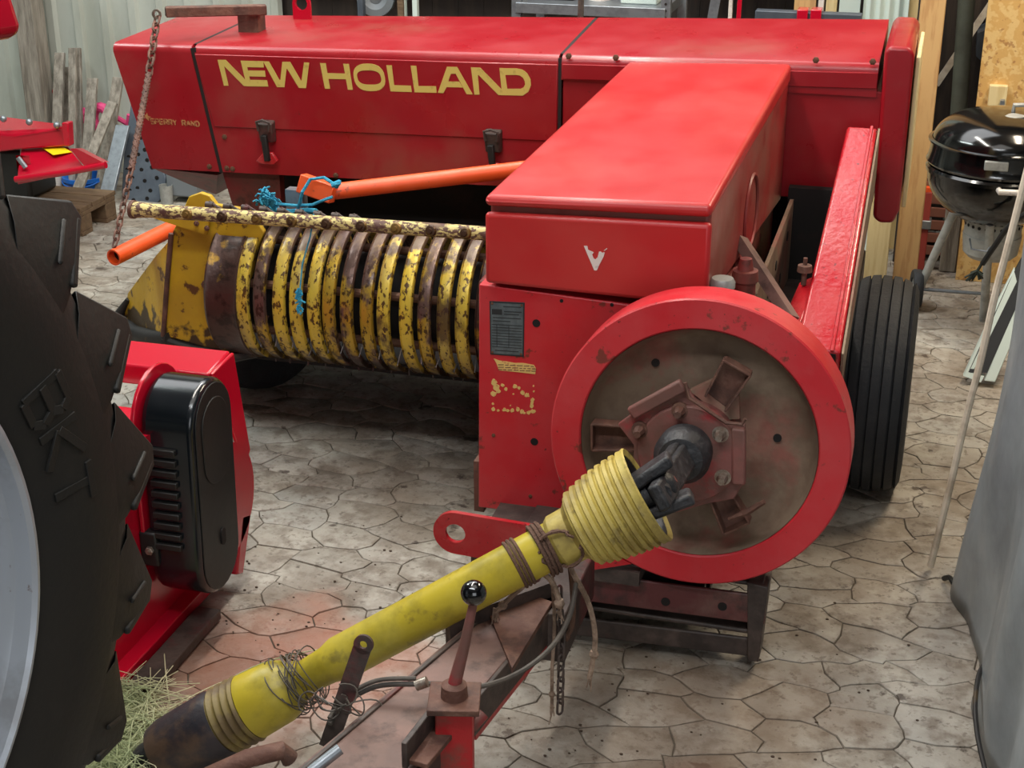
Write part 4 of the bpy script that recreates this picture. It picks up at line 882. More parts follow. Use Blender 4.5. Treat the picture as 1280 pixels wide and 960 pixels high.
hang('twine_end', [at(704, 690, Y=2.98), at(716, 716, Y=2.96), at(736, 755, Y=2.97), at(744, 800, Y=2.98), at(737, 848, Y=2.98)], .0065, 'twine', 'long grey-pink twine end curving down at the right of the others', 6)
hang('twine_end', [at(690, 720, Y=2.97), at(693, 780, Y=2.97), at(690, 840, Y=2.97), at(690, 888, Y=2.97)], .0045, 'twine', 'long straight brown twine end hanging beside the thin chain', 6)
hang('twine_end', [at(712, 700, Y=2.99), at(716, 745, Y=3.0), at(714, 785, Y=3.0), at(700, 800, Y=3.0)], .007, 'twinebrown', 'dark brown twine loop hanging behind the thin chain', 3)
mb = MB()
for i in range(9):
    a = r_.random() * 6; c0 = J + D * tpx(712, 676) - V((0, .05, 0))
    mb.tube([c0 + V((math.cos(a + t) * .05, -.01 + r_.gauss(0, .006), math.sin(a + t) * .045)) for t in (0, .25, .5, .75, 1.0, 1.25, 1.5)], .0035, 5)
tag(build('twine_nest', mb, M['twinebrown']), 'knotted clump of brown twine on the small end of the ribbed cone', 'twine')
tag(build('thin_chain', MB().chain([at(698, 735, Y=2.96), at(702, 800, Y=2.96), at(700, 890, Y=2.96)], .042, .018, .0032), M['frame']), 'thin dark chain hanging below the driveshaft cone', 'chain')
mb = MB()
for i in range(24):
    a = r_.random() * 6; tt = tpx(372, 850) + r_.gauss(0, .02); c0 = J + D * tt
    R0 = .054 + r_.random() * .018
    mb.tube([c0 + D * .018 * math.sin(t * 1.3 + i) + (u_ * math.cos(a + t) + w_ * math.sin(a + t)) * (R0 + .008 * math.sin(t * 2 + i)) for t in [q_ * .22 for q_ in range(18)]], .0016, 5)
tag(build('wire_nest', mb, M['hose']), 'nest of fine grey wire and twine on the lower driveshaft neck', 'wire')
# ------------------------------------------------------------------ tractor wheel
AZ = 1.449; TD = V((math.cos(AZ), math.sin(AZ), 0)); TN = V((math.sin(AZ), -math.cos(AZ), 0)); TR = .983
TC = V((-1.598, 1.53, TR - .03)); UPZ = V((0, 0, 1))
tr = thing('tractor', 'tractor with big black lugged tyre and silver rim in left foreground', 'tractor', (TC.x, TC.y, 0))
P3 = lambda mb, name, m_, parent=tr, **k: build(name, mb, m_, parent, **k)
prof = [(.545, .02), (.575, .045), (.60, .058), (.70, .082), (.79, .075), (.86, .040), (.905, -.01), (.915, -.05), (.925, -.24), (.915, -.43), (.905, -.47), (.86, -.52), (.79, -.55), (.70, -.56), (.60, -.54), (.545, -.50)]
ty = P3(MB().lathe(prof + [prof[0]], TC, TN, 120, ref=TD), 'tyre', M['tyre_big'], ang=50)
NL = 21
def tp(r, th, u): return TC + (TD * math.cos(th) + UPZ * math.sin(th)) * r + TN * u
TIPS = math.radians(-2)
for side_s in (0, 1):
    for k in range(NL):
        th0 = TIPS + 2 * PI * k / NL + (PI / NL if side_s else 0)
        if side_s == 0 and not (-1.3 < ((th0 + PI) % (2 * PI)) - PI < 1.5): continue
        if side_s and not (-1.2 < ((th0 + PI) % (2 * PI)) - PI < 1.6): continue
        rows = []   # stations from side wall over shoulder to the centre
        for (u, rt, rb_, dth, wt, wb) in ((.072, .80, .79, -.040, .016, .040), (.058, .890, .84, -.020, .024, .056), (.026, .984, .885, 0.0, .022, .050), (-.10, .985, .90, -.03, .026, .050), (-.235, .985, .90, -.10, .026, .05)):
            if side_s: u = -.48 - u
            t = th0 + dth
            rows.append([tp(rb_, t - wb * 1.15, u - (.0 if not side_s else 0)), tp(rt, t - wt, u), tp(rt, t + wt, u), tp(rb_, t + wb * 1.15 + (.125 if u > -.05 or u < -.45 else .02), u)])
        mb = MB(); vs_ = [p for r in rows for p in r]; fs = []
        for i in range(4):
            for j in range(3): fs.append((i * 4 + j, i * 4 + j + 1, i * 4 + j + 5, i * 4 + j + 4))
            fs.append((i * 4 + 3, i * 4, i * 4 + 4, i * 4 + 7))
        fs += [(0, 1, 2, 3), (16, 17, 18, 19)]
        mb.add(vs_, fs)
        if side_s == 0:
            mb.bar(tp(.972, th0 - .012, .024), tp(.850, th0 - .062, .066), .018, .014, TN); mb.bar(tp(.935, th0 + .030, .040), tp(.850, th0 + .010, .070), .012, .010, TN)
        P3(mb, 'tread_lug', M['tyre_big'], ty, bevel=.008, seg=2)
# raised lettering on the side wall
def sidewall(r):
    for (r0, u0), (r1, u1) in zip(prof, prof[1:]):
        if r0 <= r <= r1: return u0 + (u1 - u0) * (r - r0) / (r1 - r0)
    return .05
mb = MB()
def tyre_text(txt, thc, rc, h, cw, gap, up_=1):
    tot = len(txt) * (cw + gap); a = thc + tot / 2 / rc
    for c_ in txt:
        for s_ in gl[c_]:
            for p, q in zip(s_, s_[1:]):
                def pt_(w): th = a - (w[0] * cw) / rc; r = rc + (w[1] - .5) * h; return tp(r, th, sidewall(r) + .002)
                mb.bar(pt_(p), pt_(q), .017, .006, TN)
        a -= (cw + gap) / rc
tyre_text('BKT', .19, .672, .085, .070, .026)
P3(mb, 'raised_lettering', M['tyre_big'], ty, bevel=.001)
prof = [(.575, .060), (.583, .052), (.575, .030), (.545, .010), (.53, -.02), (.525, -.06), (.50, -.07), (.49, -.14), (.44, -.17), (.30, -.16), (.20, -.12), (.0, -.12), (0, -.20), (.30, -.22), (.46, -.22), (.52, -.14), (.55, -.05), (.565, .03)]
rim = P3(MB().lathe([(.548, .034), (.560, .050), (.571, .060), (.568, .068), (.560, .070), (.553, .062), (.548, .040), (.544, .018), (.536, .004), (.526, .000), (.520, -.006), (.516, -.030), (.504, -.044), (.496, -.046), (.490, -.09), (.46, -.14), (.40, -.15), (.22, -.12), (0, -.12), (0, -.2), (.5, -.2), (.54, .02), (.548, .034)], TC, TN, 96, ref=TD), 'rim', M['silver'], ang=25)
for k in range(8):
    P3(MB().bolt(tp(.16, 2 * PI * k / 8, -.12), TN, .016, .02), 'wheel_nut', M['bolt'], rim)
P3(MB().cyl(TC - TN * .2, TC - TN * 1.2, .12, 24), 'axle_housing', M['matt_black'])
a, b = at(-40, -15, Y=2.7), at(24, 46, Y=2.7)
P3(MB().prism([at(x_, y_, Y=2.4) for x_, y_ in ((-120, -60), (8, -40), (30, 30), (31, 44), (20, 47), (-120, 44))], (-.10, -.5, .02)), 'fender', M['plastic_red'], bevel=.02, seg=3)
P3(MB().bar(at(-60, 20, Y=2.1), TC + V((-.3, .1, 0)), .06, .06), 'fender_bracket', M['matt_black'])
# ------------------------------------------------------------------ flail mower with belt guard
mw = thing('flail_mower', 'red flail mower with tall black belt guard behind the tractor tyre', 'flail mower', (-2.2, 3.4, 0))
P4 = lambda mb, name, m_, parent=mw, **k: build(name, mb, m_, parent, **k)
gx = -1.72
ca, cb_ = at(262, 530, X=gx), at(266, 690, X=gx)
ca = V((gx, 3.275, .63)); cb_ = V((gx, 3.26, .25)); rg = .115
def stadium(c0, c1, r, n=12):
    d = (c0 - c1).normalized(); s = V((1, 0, 0)).cross(d).normalized(); o = []
    for i in range(n + 1): a = PI * i / n; o.append(c0 + s * math.cos(a) * r + d * math.sin(a) * r)
    for i in range(n + 1): a = PI * i / n; o.append(c1 - s * math.cos(a) * r - d * math.sin(a) * r)
    return o
mb = MB(); mb.prism(stadium(ca - V((.15, 0, 0)), cb_ - V((.15, 0, 0)), rg), (.15, 0, 0)); mb.k = 1
g = P4(mb, 'belt_guard', [M['gloss_black'], M['gloss_black']], bevel=.018, seg=4)
P4(MB().prism(stadium(ca, cb_, rg - .012), (.003, 0, 0)), 'guard_face', M['matt_black'], g, bevel=.003)
P4(MB().prism(stadium(ca + V((.003, .0, -.01)), ca + V((.003, 0, -.10)), rg - .04), (.004, 0, 0)), 'guard_pressing', M['matt_black'], g, bevel=.003)
P4(MB().prism(stadium(cb_ + V((.003, .01, .055)), cb_ + V((.003, .01, .03)), .012), (.004, 0, 0)), 'guard_slot', M['void'], g)
def gy(z): return 3.26 + .015 * (z - .25) / .38 - rg
for i in range(10):
    z = .575 - i * .030
    P4(MB().box(gx - .125, gx - .05, gy(z) - .012, gy(z) + .01, z, z + .017), 'guard_vent', M['matt_black'], g, bevel=.003)
for z in (.56, .30):
    P4(MB().box(gx - .17, gx - .12, gy(z) - .012, gy(z) + .08, z - .05, z + .05), 'guard_tab', M['matt_black'], bevel=.006)
    P4(MB().bolt((gx - .14, gy(z) - .012, z), (0, -1, 0), .012, .01), 'guard_screw', M['bolt'])
# backing flange (red), end plate and body
P4(MB().prism(stadium(ca - V((.165, 0, 0)), ca - V((.165, 0, .3)), rg + .022), (.012, 0, 0)), 'guard_flange', M['plastic_red'], bevel=.003)
pts = [(2.93, .0), (3.42, .0), (3.50, .24), (3.52, .42), (3.50, .58), (3.20, .62), (3.02, .52), (2.90, .30)]
P4(MB().prism([(-1.90, y, z + .01) for y, z in pts], (.010, 0, 0)), 'end_plate', M['plastic_red'], bevel=.003)
P4(MB().prism([(-1.895, y, z) for y, z in ((2.90, .012), (3.5, .012), (3.5, .05), (2.90, .05))], (.05, 0, 0)), 'end_plate_flange', M['plastic_red'], bevel=.003)
P4(MB().lathe([(0, 0), (.15, 0), (.17, .02), (.17, .1), (0, .1)], (-1.88, 3.44, .30), (1, 0, 0), 32), 'roller_end', M['plastic_red'])
body = [(3.02, .25), (2.98, .45), (3.12, .56), (3.40, .58), (3.50, .50), (3.50, .20), (3.42, .12), (3.2, .10)]
P4(MB().prism([(-3.2, y, z) for y, z in body], (1.3, 0, 0)), 'housing', M['plastic_red'], bevel=.01)
P4(MB().cyl((-3.1, 3.14, .58), (-1.84, 3.14, .58), .05, 24), 'cross_tube', M['plastic_red'])
q0 = at(148, 448, Y=3.56); q1 = at(273, 462, Y=3.56)
P4(MB().hexa([V(p) for p in ((-3.2, 3.50, .60), (q1.x, 3.50, .60), (q1.x, 3.64, .62), (-3.2, 3.64, .62), (-3.2, 3.50, .66), (q1.x, 3.50, .66), (q1.x, 3.64, .675), (-3.2, 3.64, .675))]), 'top_beam', M['plastic_red'], bevel=.006)
P4(MB().prism([(q1.x, 3.50, .66), (q1.x, 3.64, .67), (q1.x, 3.70, .34), (q1.x, 3.66, .30)], (.012, 0, 0)), 'deflector', M['plastic_red'], bevel=.004)
a = at(303, 645, X=-1.78); P4(MB().prism([a + V(p) for p in ((0, 0, 0), (0, -.06, -.16), (0, -.02, -.18), (0, .06, -.02))], (-.10, 0, 0)), 'rear_flap', M['plastic_red'], bevel=.006)
P4(MB().prism([at(x_, y_, Y=3.48) for x_, y_ in ((172, 494), (187, 493), (182, 502), (168, 503))], (0, -.003, 0)), 'warning_sticker', M['gold'])
tag(build('timber_board', MB().bar(at(172, 866, Z=.02), at(262, 765, Z=.02), .07, .03), M['frame'], bevel=.003), 'dark grimy timber board lying under the red flail mower', 'board')
# hay on the floor
mb = MB(); rr = random.Random(21)
for i in range(560):
    c0 = at(rr.uniform(112, 200), rr.uniform(868, 990), Z=0); c0.z = rr.uniform(.004, .05); a = rr.gauss(.0, 1.1); l = rr.uniform(.08, .34); dx = V((math.cos(a), math.sin(a), rr.gauss(0, .12)))
    pts = [c0 - dx * l / 2, c0 + V((rr.gauss(0, .01), rr.gauss(0, .01), rr.uniform(0, .03))), c0 + dx * l / 2 - V((0, 0, .01))]
    for p in pts: p.z = max(p.z, .004)
    mb.tube(pts, rr.uniform(.0006, .0016), 4)
for (a, b, c) in (((130, 865), (170, 905), (200, 960)), ((150, 872), (190, 905), (225, 945)), ((205, 812), (208, 850), (212, 880)), ((240, 875), (330, 828), (430, 806)), ((180, 905), (260, 860), (340, 830))):
    mb.tube(smooth_path([at(*a, Z=.03), at(*b, Z=.05), at(*c, Z=.02)]), .0016, 5)
tag(build('hay', mb, M['hay']), 'loose dry hay lying on the floor below the tractor tyre', 'hay', kind='stuff')
# ------------------------------------------------------------------ back left corner
rm = thing('red_implement', 'red mower deck with yellow sticker lying on the wooden pallet', 'farm implement', (-4.2, 6.4, .15))
P5 = lambda mb, name, m_, parent=rm, **k: build(name, mb, m_, parent, **k)
def z3(x, y): return (x / 3.554, y / 3.554)
Yr = 6.42
P5(MB().prism([at(*z3(*p), Y=Yr) for p in ((-120, 590), (60, 600), (300, 560), (300, 650), (80, 665), (-120, 690))], (0, .06, 0)), 'beam_front', M['plastic_red'], bevel=.008)
P5(MB().prism([at(*z3(-120, 588), Y=Yr), at(*z3(40, 604), Y=Yr), at(*z3(274, 570), Y=Yr), at(*z3(245, 548), Y=Yr + .20), at(*z3(10, 515), Y=Yr + .22), at(*z3(-120, 500), Y=Yr + .22)], (0, .0, -.02)), 'beam_top', M['plastic_red'], bevel=.008)
P5(MB().prism([at(*z3(*p), Y=Yr - .02) for p in ((272, 545), (302, 545), (308, 652), (280, 650))], (0, .05, 0)), 'beam_end', M['plastic_red'], bevel=.006)
A = [at(*z3(*p), Y=Yr + .05) for p in ((90, 660), (305, 650))] + [at(*z3(*p), Y=Yr - .22) for p in ((372, 735), (75, 795))]
P5(MB().prism(A, (0, .0, -.03)), 'deck', M['plastic_red'], bevel=.006)
dk = P5(MB().tube([at(*z3(70, 797), Y=Yr - .23), at(*z3(300, 765), Y=Yr - .23), at(*z3(470, 733), Y=Yr - .23)], .016, 12), 'deck_lip', M['plastic_red'])
P5(MB().prism([at(*z3(*p), Y=Yr - .22) for p in ((372, 735), (310, 660), (340, 660), (460, 722))], (0, .05, -.01)), 'deck_corner', M['plastic_red'])
A = [at(*z3(*p), Y=Yr - .075) for p in ((183, 657), (260, 645), (322, 680), (238, 693))]
tN = V((0, -.004, .006)); 
def deckpt(px, py):  # intersection with the deck plane
    a, b, c = at(*z3(90, 660), Y=Yr + .05), at(*z3(305, 650), Y=Yr + .05), at(*z3(372, 735), Y=Yr - .22)
    n = (b - a).cross(c - a); d = at(px, py, Y=6) - CAM; t = (a - CAM).dot(n) / d.dot(n); return CAM + d * t
P5(MB().prism([deckpt(*z3(*p)) + V((0, -.002, .004)) for p in ((183, 657), (260, 645), (322, 680), (238, 693))], (0, -.001, .002)), 'warning_sticker', M['gold'])
for p in ((15, 528), (130, 542), (252, 556)): P5(MB().sphere(at(*z3(*p), Y=Yr - .01), .017, 12), 'cap_nut', M['steel'])
P5(MB().prism([at(*z3(*p), Y=Yr - .1) for p in ((70, 690), (130, 690), (140, 760), (80, 780))], (0, .0, -.02)), 'side_bracket', M['plastic_red'])
P5(MB().tube([at(*z3(80, 700), Y=Yr - .16), at(*z3(115, 745), Y=Yr - .16)], .012, 8), 'bracket_pin', M['steel'])
P5(MB().box(-4.7, -4.30, Yr + .05, Yr + .3, .15, .40), 'blade_housing', M['matt_black'], bevel=.02)
# pallet
pa = thing('pallet', 'wooden pallet carrying the red mower deck in back left corner', 'pallet', (-4.3, 6.6, 0))
P6 = lambda mb, name, m_, parent=pa, **k: build(name, mb, m_, parent, **k)
px1 = -4.0; px0 = -5.1
for i, y in enumerate((6.42, 6.54, 6.66)): P6(MB().box(px0, px1, y, y + .11, .122, .145), 'deck_board', M['pallet'], bevel=.003)
for y in (6.42, 6.66):
    P6(MB().box(px0, px1, y, y + .10, .0, .022), 'bottom_board', M['pallet'], bevel=.003)
    for x_ in (px0, (px0 + px1) / 2 - .05, px1 - .14): P6(MB().box(x_, x_ + .14, y, y + .10, .022, .10), 'block', M['pallet'], bevel=.004)
for x_ in (px0, (px0 + px1) / 2 - .05, px1 - .14): P6(MB().box(x_, x_ + .14, 6.42, 6.76, .10, .122), 'stringer_board', M['pallet'], bevel=.003)
# leaning planks
pk_data = [((53, 68), (57, 205), 7.55, .055, 'wood', 'short grey plank leaning leftmost against the corrugated wall'),
 ((75, 66), (70, 205), 7.48, .060, 'wood', 'wide grey plank second from the left against the corrugated wall'),
 ((84.5, 84), (81, 205), 7.56, .026, 'wood', 'thin grey lath between the second plank and the tall pair'),
 ((91, 60), (91, 215), 7.46, .045, 'wood', 'tall grey plank, left one of the tall pair by the wall'),
 ((97.5, 60), (101, 215), 7.51, .035, 'wood', 'tall grey plank, right one of the tall pair by the wall'),
 ((116, 98), (108, 215), 7.42, .060, 'wood', 'knotty grey board standing left of the pink plastic toy'),
 ((141, 128), (112, 200), 7.30, .055, 'wood', 'slanting grey board crossing low in front of the pink plastic toy'),
 ((148, 97), (128, 222), 7.43, .062, 'wood', 'knotty leaning board rising right of the pink plastic toy'),
 ((154, 157), (135, 238), 7.22, .080, 'steel', 'short grey metal channel leaning beside the blue tub')]
for a, b, Yp, w_, m_, lab in pk_data:
    p, q = at(*a, Y=Yp), at(*b, Y=Yp - .22); d_ = (q - p); q = p + d_ * (p.z / max(.01, p.z - q.z)) if q.z < p.z else q; q.z = .0
    o = build('plank' if m_ == 'wood' else 'metal_channel', MB().bar(p, q, w_, .022, (0, 1, .0)), M[m_], bevel=.003)
    tag(o, lab, 'plank' if m_ == 'wood' else 'metal profile', 'planks leaning on the corrugated wall' if m_ == 'wood' else None)
o = at(128, 148, Y=7.42); mb = MB(); mb.tube([o + V((.05 * math.cos(a), -.01, .065 * math.sin(a))) for a in [i * PI / 8 for i in range(16)]], .028, 10, closed=True)
toy = thing('pink_toy', 'bright pink plastic ring toy behind the leaning planks', 'toy', (o.x, o.y, o.z - .1))
build('ring', mb, M['pink'], toy)
build('handle', MB().tube([o + V((-.10, .0, .05)), o + V((-.12, -.01, 0)), o + V((-.06, -.01, -.08))], .014, 8), M['pink'], toy)
build('arm', MB().tube([o + V((.07, .0, .02)), o + V((.15, 0, -.02)), o + V((.17, 0, .03))], .016, 8), M['pink'], toy)
tag(build('red_ball', MB().sphere(at(64, 114, Y=7.46), .016, 14), M['cardboard']), 'small dull red ball stuck between two grey planks', 'ball')
# perforated plate
mb = MB(); q = [at(165, 120, Y=7.35), at(178, 140, Y=7.3), at(190, 172, Y=7.25), at(207, 222, Y=7.15), at(205, 244, Y=7.1), at(195, 256, Y=7.08), at(160, 256, Y=7.08), at(152, 240, Y=7.1), at(155, 190, Y=7.2)]
pf = thing('perforated_plate', 'dark slate perforated metal plate leaning beside the baler end', 'metal plate', (-3.9, 7.2, 0))
mb.prism(q, (0, .02, 0)); build('sheet', mb, M['slate'], pf, bevel=.004)
mb = MB()
for (a, b) in ((181, 187), (173, 193), (184, 200), (168, 203), (177, 212), (190, 209), (166, 222), (181, 226), (172, 235), (188, 238), (163, 238), (159, 212), (161, 196), (196, 222), (184, 248), (167, 250), (176, 172), (168, 180)):
    t = (b - 120) / 136; c = at(a, b, Y=7.35 - .27 * min(1, t) - .004); mb.lathe([(0, -.004), (.0105, -.004), (.0105, .002)], c, (0, 1, 0), 12)
build('holes', mb, M['void'], pf)
# blue tub
o = at(105, 226, Y=7.22); tb2 = thing('blue_tub', 'round blue plastic tub standing behind the pallet', 'tub', (o.x, o.y, 0))
build('tub', MB().lathe([(0, .0), (.085, .0), (.108, o.z + .01), (.114, o.z + .01), (.114, o.z + .03), (.104, o.z + .03), (.08, .02), (0, .02)], (o.x, o.y, 0), (0, 0, 1), 36), M['bluetub'], tb2)
build('handle', MB().tube([V((o.x, o.y, o.z)) + V((.116 * math.cos(a), -.116 * abs(math.sin(a)) * .98, .02 - .03 * math.sin(a))) for a in [i * PI / 10 for i in range(11)]], .004, 6), M['bluetub'], tb2)
tag(build('white_bucket', MB().lathe([(0, 0), (.045, 0), (.055, .15), (.05, .15), (.04, .01), (0, .01)], at(69, 236, Z=0), (0, 0, 1), 24), M['white']), 'white plastic bucket left of the blue tub', 'bucket')
tag(build('white_pipe', MB().cyl(at(213, 238, Y=7.2), at(214, 206, Y=7.25), .018, 16), M['white']), 'short white pipe standing behind the perforated plate', 'pipe')
tag(build('small_can', MB().lathe([(0, 0), (.032, 0), (.036, .10), (.033, .10), (.03, .01), (0, .01)], at(209, 254, Z=0), (0, 0, 1), 20), M['alu']), 'small pale grey can in front of the perforated plate', 'can')
c = at(228, 244, Y=7.1); tag(build('grey_box', MB().box(c.x - .09, c.x + .09, 7.1, 7.3, max(0, c.z - .01), c.z + .12), M['greybox'], bevel=.008), 'grey box below the baler end cover', 'box')
c = at(205, 240, Y=7.35); 
for px_, py_, w_, m_, lab in ((262, 212, .06, 'white', 'pale board end glimpsed beneath the baler end cover'),):
    pass
# ------------------------------------------------------------------ things on the rear wall and shelf
def upright(name, px, w_, Y, m_, lab, cat, z0=0.0, z1=1.6, d_=.04, lean=0, grp=None):
    p = at(px, 10, Y=Y).x
    return tag(build(name, MB().hexa([(p - w_ / 2, Y, z0), (p + w_ / 2, Y, z0), (p + w_ / 2, Y + d_, z0), (p - w_ / 2, Y + d_, z0), (p - w_ / 2 + lean, Y, z1), (p + w_ / 2 + lean, Y, z1), (p + w_ / 2 + lean, Y + d_, z1), (p - w_ / 2 + lean, Y + d_, z1)]), M[m_], bevel=.002), lab, cat, grp)
mb = MB(); o = at(470, -4, Y=7.38)
wt = thing('barrow_tyre', 'grey rubber tyre hanging on the rear wall above the baler', 'tyre', (o.x, o.y, o.z - .1))
build('tyre', MB().lathe([(.035, -.02), (.06, -.035), (.095, -.03), (.10, 0), (.095, .03), (.06, .035), (.035, .02)], o, (.2, -1, 0), 36, closed=True), M['greybox'], wt)
build('rim', MB().lathe([(.01, -.02), (.04, -.015), (.04, .015), (.01, .02)], o, (.2, -1, 0), 24, closed=True), M['steel'], wt)
for px_, lab, m_, w_ in ((450, 'dark grey pole standing just left of the hanging tyre', 'slate', .03), (500, 'thin brown pole standing between tyre and pale blue ladder', 'pallet', .03)): upright('pole', px_, w_, 7.3, m_, lab, 'pole')
ld = thing('ladder', 'pale blue ladder rails leaning on the rear wall', 'ladder', (at(515, 10, Y=7.3).x, 7.3, 0))
for px_ in (509, 524): p = at(px_, 10, Y=7.3).x; build('rail', MB().hexa([(p - .03, 7.3, 0), (p - .005, 7.3, 0), (p - .005, 7.33, 0), (p - .03, 7.33, 0), (p - .055, 7.34, 1.9), (p - .03, 7.34, 1.9), (p - .03, 7.37, 1.9), (p - .055, 7.37, 1.9)]), M['mint'], ld)
p = at(509, 10, Y=7.3).x; q_ = at(524, 10, Y=7.3).x
for z in (.3, .6, .9, 1.25, 1.55): build('rung', MB().cyl((p - .03, 7.34, z), (q_ - .02, 7.34, z), .01, 10), M['mint'], ld)
sh = thing('shelf_rack', 'galvanised steel shelf rack standing behind the baler cover', 'shelf', (at(740, 10, Y=6.9).x, 6.9, 0))
xa, xb = at(645, 10, Y=6.9).x, at(832, 10, Y=6.9).x
for x_ in (xa, xb):
    for y_ in (6.9, 7.35): build('upright', MB().box(x_ - .022, x_ + .022, y_, y_ + .04, 0, 1.6), M['steel'], sh, bevel=.003)
for z in (.4, 1.0):
    zb_ = z if z < 1 else at(740, 20, Y=6.9).z
    build('shelf', MB().box(xa, xb, 6.89, 7.4, zb_, zb_ + .048), M['steel'], sh, bevel=.003)
    sz = zb_ + .048
mb = MB()
for i in range(8): mb.lathe([(0, -.002), (.006, -.002), (.006, .002)], (xb, 6.9, 1.0 + i * .03), (0, 1, 0), 10)
build('slots', mb, M['void'], sh)
def onshelf(px): return at(px, 8, Y=7.05).x
c = onshelf(748); tag(build('paint_bucket', MB().lathe([(0, 0), (.055, 0), (.06, .16), (.063, .16), (.063, .17), (0, .17)], (c, 7.08, sz), (0, 0, 1), 28), M['white']), 'white paint bucket standing on the steel shelf rack', 'bucket')
c = onshelf(803); tag(build('storage_box', MB().box(c - .09, c + .08, 6.98, 7.2, sz, sz + .1), M['mint'], bevel=.006), 'pale plastic box on the right end of the steel shelf', 'box')
c = onshelf(695); tag(build('tool_case', MB().box(c - .13, c + .1, 7.0, 7.25, sz, sz + .12), M['matt_black'], bevel=.01), 'dark tool case on the left end of the steel shelf', 'case')
upright('black_rod', 723, .022, 6.2, 'frame', 'thin dark rod standing up directly behind the baler cover', 'rod', 0, 1.6, .02, .01)
a_, b_ = at(890, 24, Y=7.2), at(898, -20, Y=7.2)
ps = tag(build('perforated_strip', MB().bar(a_ - (b_ - a_) * 6, b_, .045, .006, (0, -1, 0)), M['steel']), 'slanted perforated steel strip leaning right of the shelf rack', 'metal strip')
upright('marker_pole', 913, .018, 7.1, 'white', 'slim white pole standing between steel strip and rear boards', 'pole', 0, 1.6, .02)
upright('red_stick', 920, .02, 7.08, 'plastic_red', 'slim red stick standing beside the slim white pole', 'stick', 0, 1.22, .02, .015)
upright('pine_board', 1006, .10, 7.35, 'stud', 'short pine board leaning on the wall behind the dark tray', 'board', 0, 1.6, .03)
upright('white_strip', 1026, .026, 7.3, 'white', 'narrow white strip leaning beside the yellow slat', 'strip')
upright('yellow_slat', 1039, .05, 7.3, 'pale', 'yellowish wooden slat between two white sheets', 'slat')
upright('white_sheet', 1062, .095, 7.3, 'mint', 'narrow white panel standing left of the ribbed pale sheet', 'panel')
p = at(1079, 10, Y=7.25).x; q_ = at(1136, 10, Y=7.25).x; mb = MB(); n_ = 40; pts = []
for i in range(n_ + 1): t = i / n_; pts.append(V((p + (q_ - p) * t, 7.25 + .008 * math.sin(t * 30), 0)))
mb.add(pts + [a + V((0, 0, 1.7)) for a in pts] + [a + V((0, .01, 0)) for a in pts] + [a + V((0, .01, 1.7)) for a in pts],
       [(i, i + 1, n_ + 2 + i, n_ + 1 + i) for i in range(n_)] + [(2 * n_ + 2 + i, 2 * n_ + 3 + i, 3 * n_ + 4 + i, 3 * n_ + 3 + i) for i in range(n_)] + [(n_ + 1 + i, n_ + 2 + i, 3 * n_ + 4 + i, 3 * n_ + 3 + i) for i in range(n_)] + [(0, n_ + 1, 3 * n_ + 3, 2 * n_ + 2), (n_, 2 * n_ + 1, 4 * n_ + 3, 3 * n_ + 2)])
tag(build('ribbed_sheet', mb, M['mint']), 'pale green ribbed sheet standing behind the baler end cap', 'panel')
a_, b_ = at(944, 13, Y=6.5), at(1078, 13, Y=6.5)
ty_ = thing('dark_tray', 'dark tray with red clamps sticking up behind the baler', 'tray', ((a_.x + b_.x) / 2, 6.5, 0))
build('tray', MB().box(a_.x, b_.x, 6.5, 6.56, a_.z - .12, a_.z), M['slate'], ty_, bevel=.004)
for x_ in (a_.x + .05, b_.x - .05): build('leg', MB().box(x_ - .02, x_ + .02, 6.51, 6.55, 0, a_.z - .12), M['slate'], ty_)
for px_ in (1003, 1020): c = at(px_, 16, Y=6.49); build('clamp', MB().box(c.x - .022, c.x + .022, 6.485, 6.57, c.z - .1, c.z + .012), M['plastic_red'], ty_, bevel=.003)
# ------------------------------------------------------------------ right back bay
a_, b_ = at(1100, 277, Y=6.72), at(1099, 346, Y=6.72)
tag(build('spruce_offcut', MB().box(a_.x - .05, a_.x + .05, 6.72, 6.76, 0, .98), M['pale'], bevel=.003), 'short pale spruce board standing left of the tall pine post', 'board')
a_, b_ = at(1211, -40, Y=7.35), at(1205, 150, Y=7.35)
tag(build('grey_pipe', MB().cyl(a_, V((b_.x, 7.35, 0)), .038, 20), M['pipe']), 'dusty grey pipe standing in the dark bay behind the kettle grill', 'pipe')
a_, b_ = at(1170, 106, Y=7.5), at(1246, -6, Y=7.6)
tag(build('white_brace', MB().bar(a_, b_, .03, .02, (0, -1, 0)), M['strap']), 'thin white brace slanting across the dark bay', 'brace')
a_ = at(1248, 60, Y=7.45); tag(build('grey_panel_piece', MB().prism([at(x_, y_, Y=7.45) for x_, y_ in ((1222, 42), (1250, 30), (1250, 92), (1234, 84), (1220, 70))], (0, .211, 0)), M['slate']), 'grey sheet piece behind the grey pipe', 'metal sheet')
a_ = at(1242, 0, Y=6.9); b_ = at(1222, 140, Y=6.9)
ob = tag(build('strand_board', MB().box(b_.x - .01, b_.x + .75, 6.9, 6.92, 0, 1.9), M['osb'], bevel=.001), 'large golden strand board panel behind the kettle grill', 'board')
a_ = at(1247, 122, Y=6.86); wb = thing('wooden_block', 'small yellow wooden block with metal bracket fixed on the strand board', 'block', (a_.x, 6.86, a_.z - .06))
build('block', MB().box(a_.x - .038, a_.x + .038, 6.86, 6.902, a_.z - .09, a_.z + .05), M['pale'], wb, bevel=.003)
build('bracket', MB().box(a_.x + .012, a_.x + .03, 6.82, 6.86, a_.z - .07, a_.z - .005), M['steel'], wb)
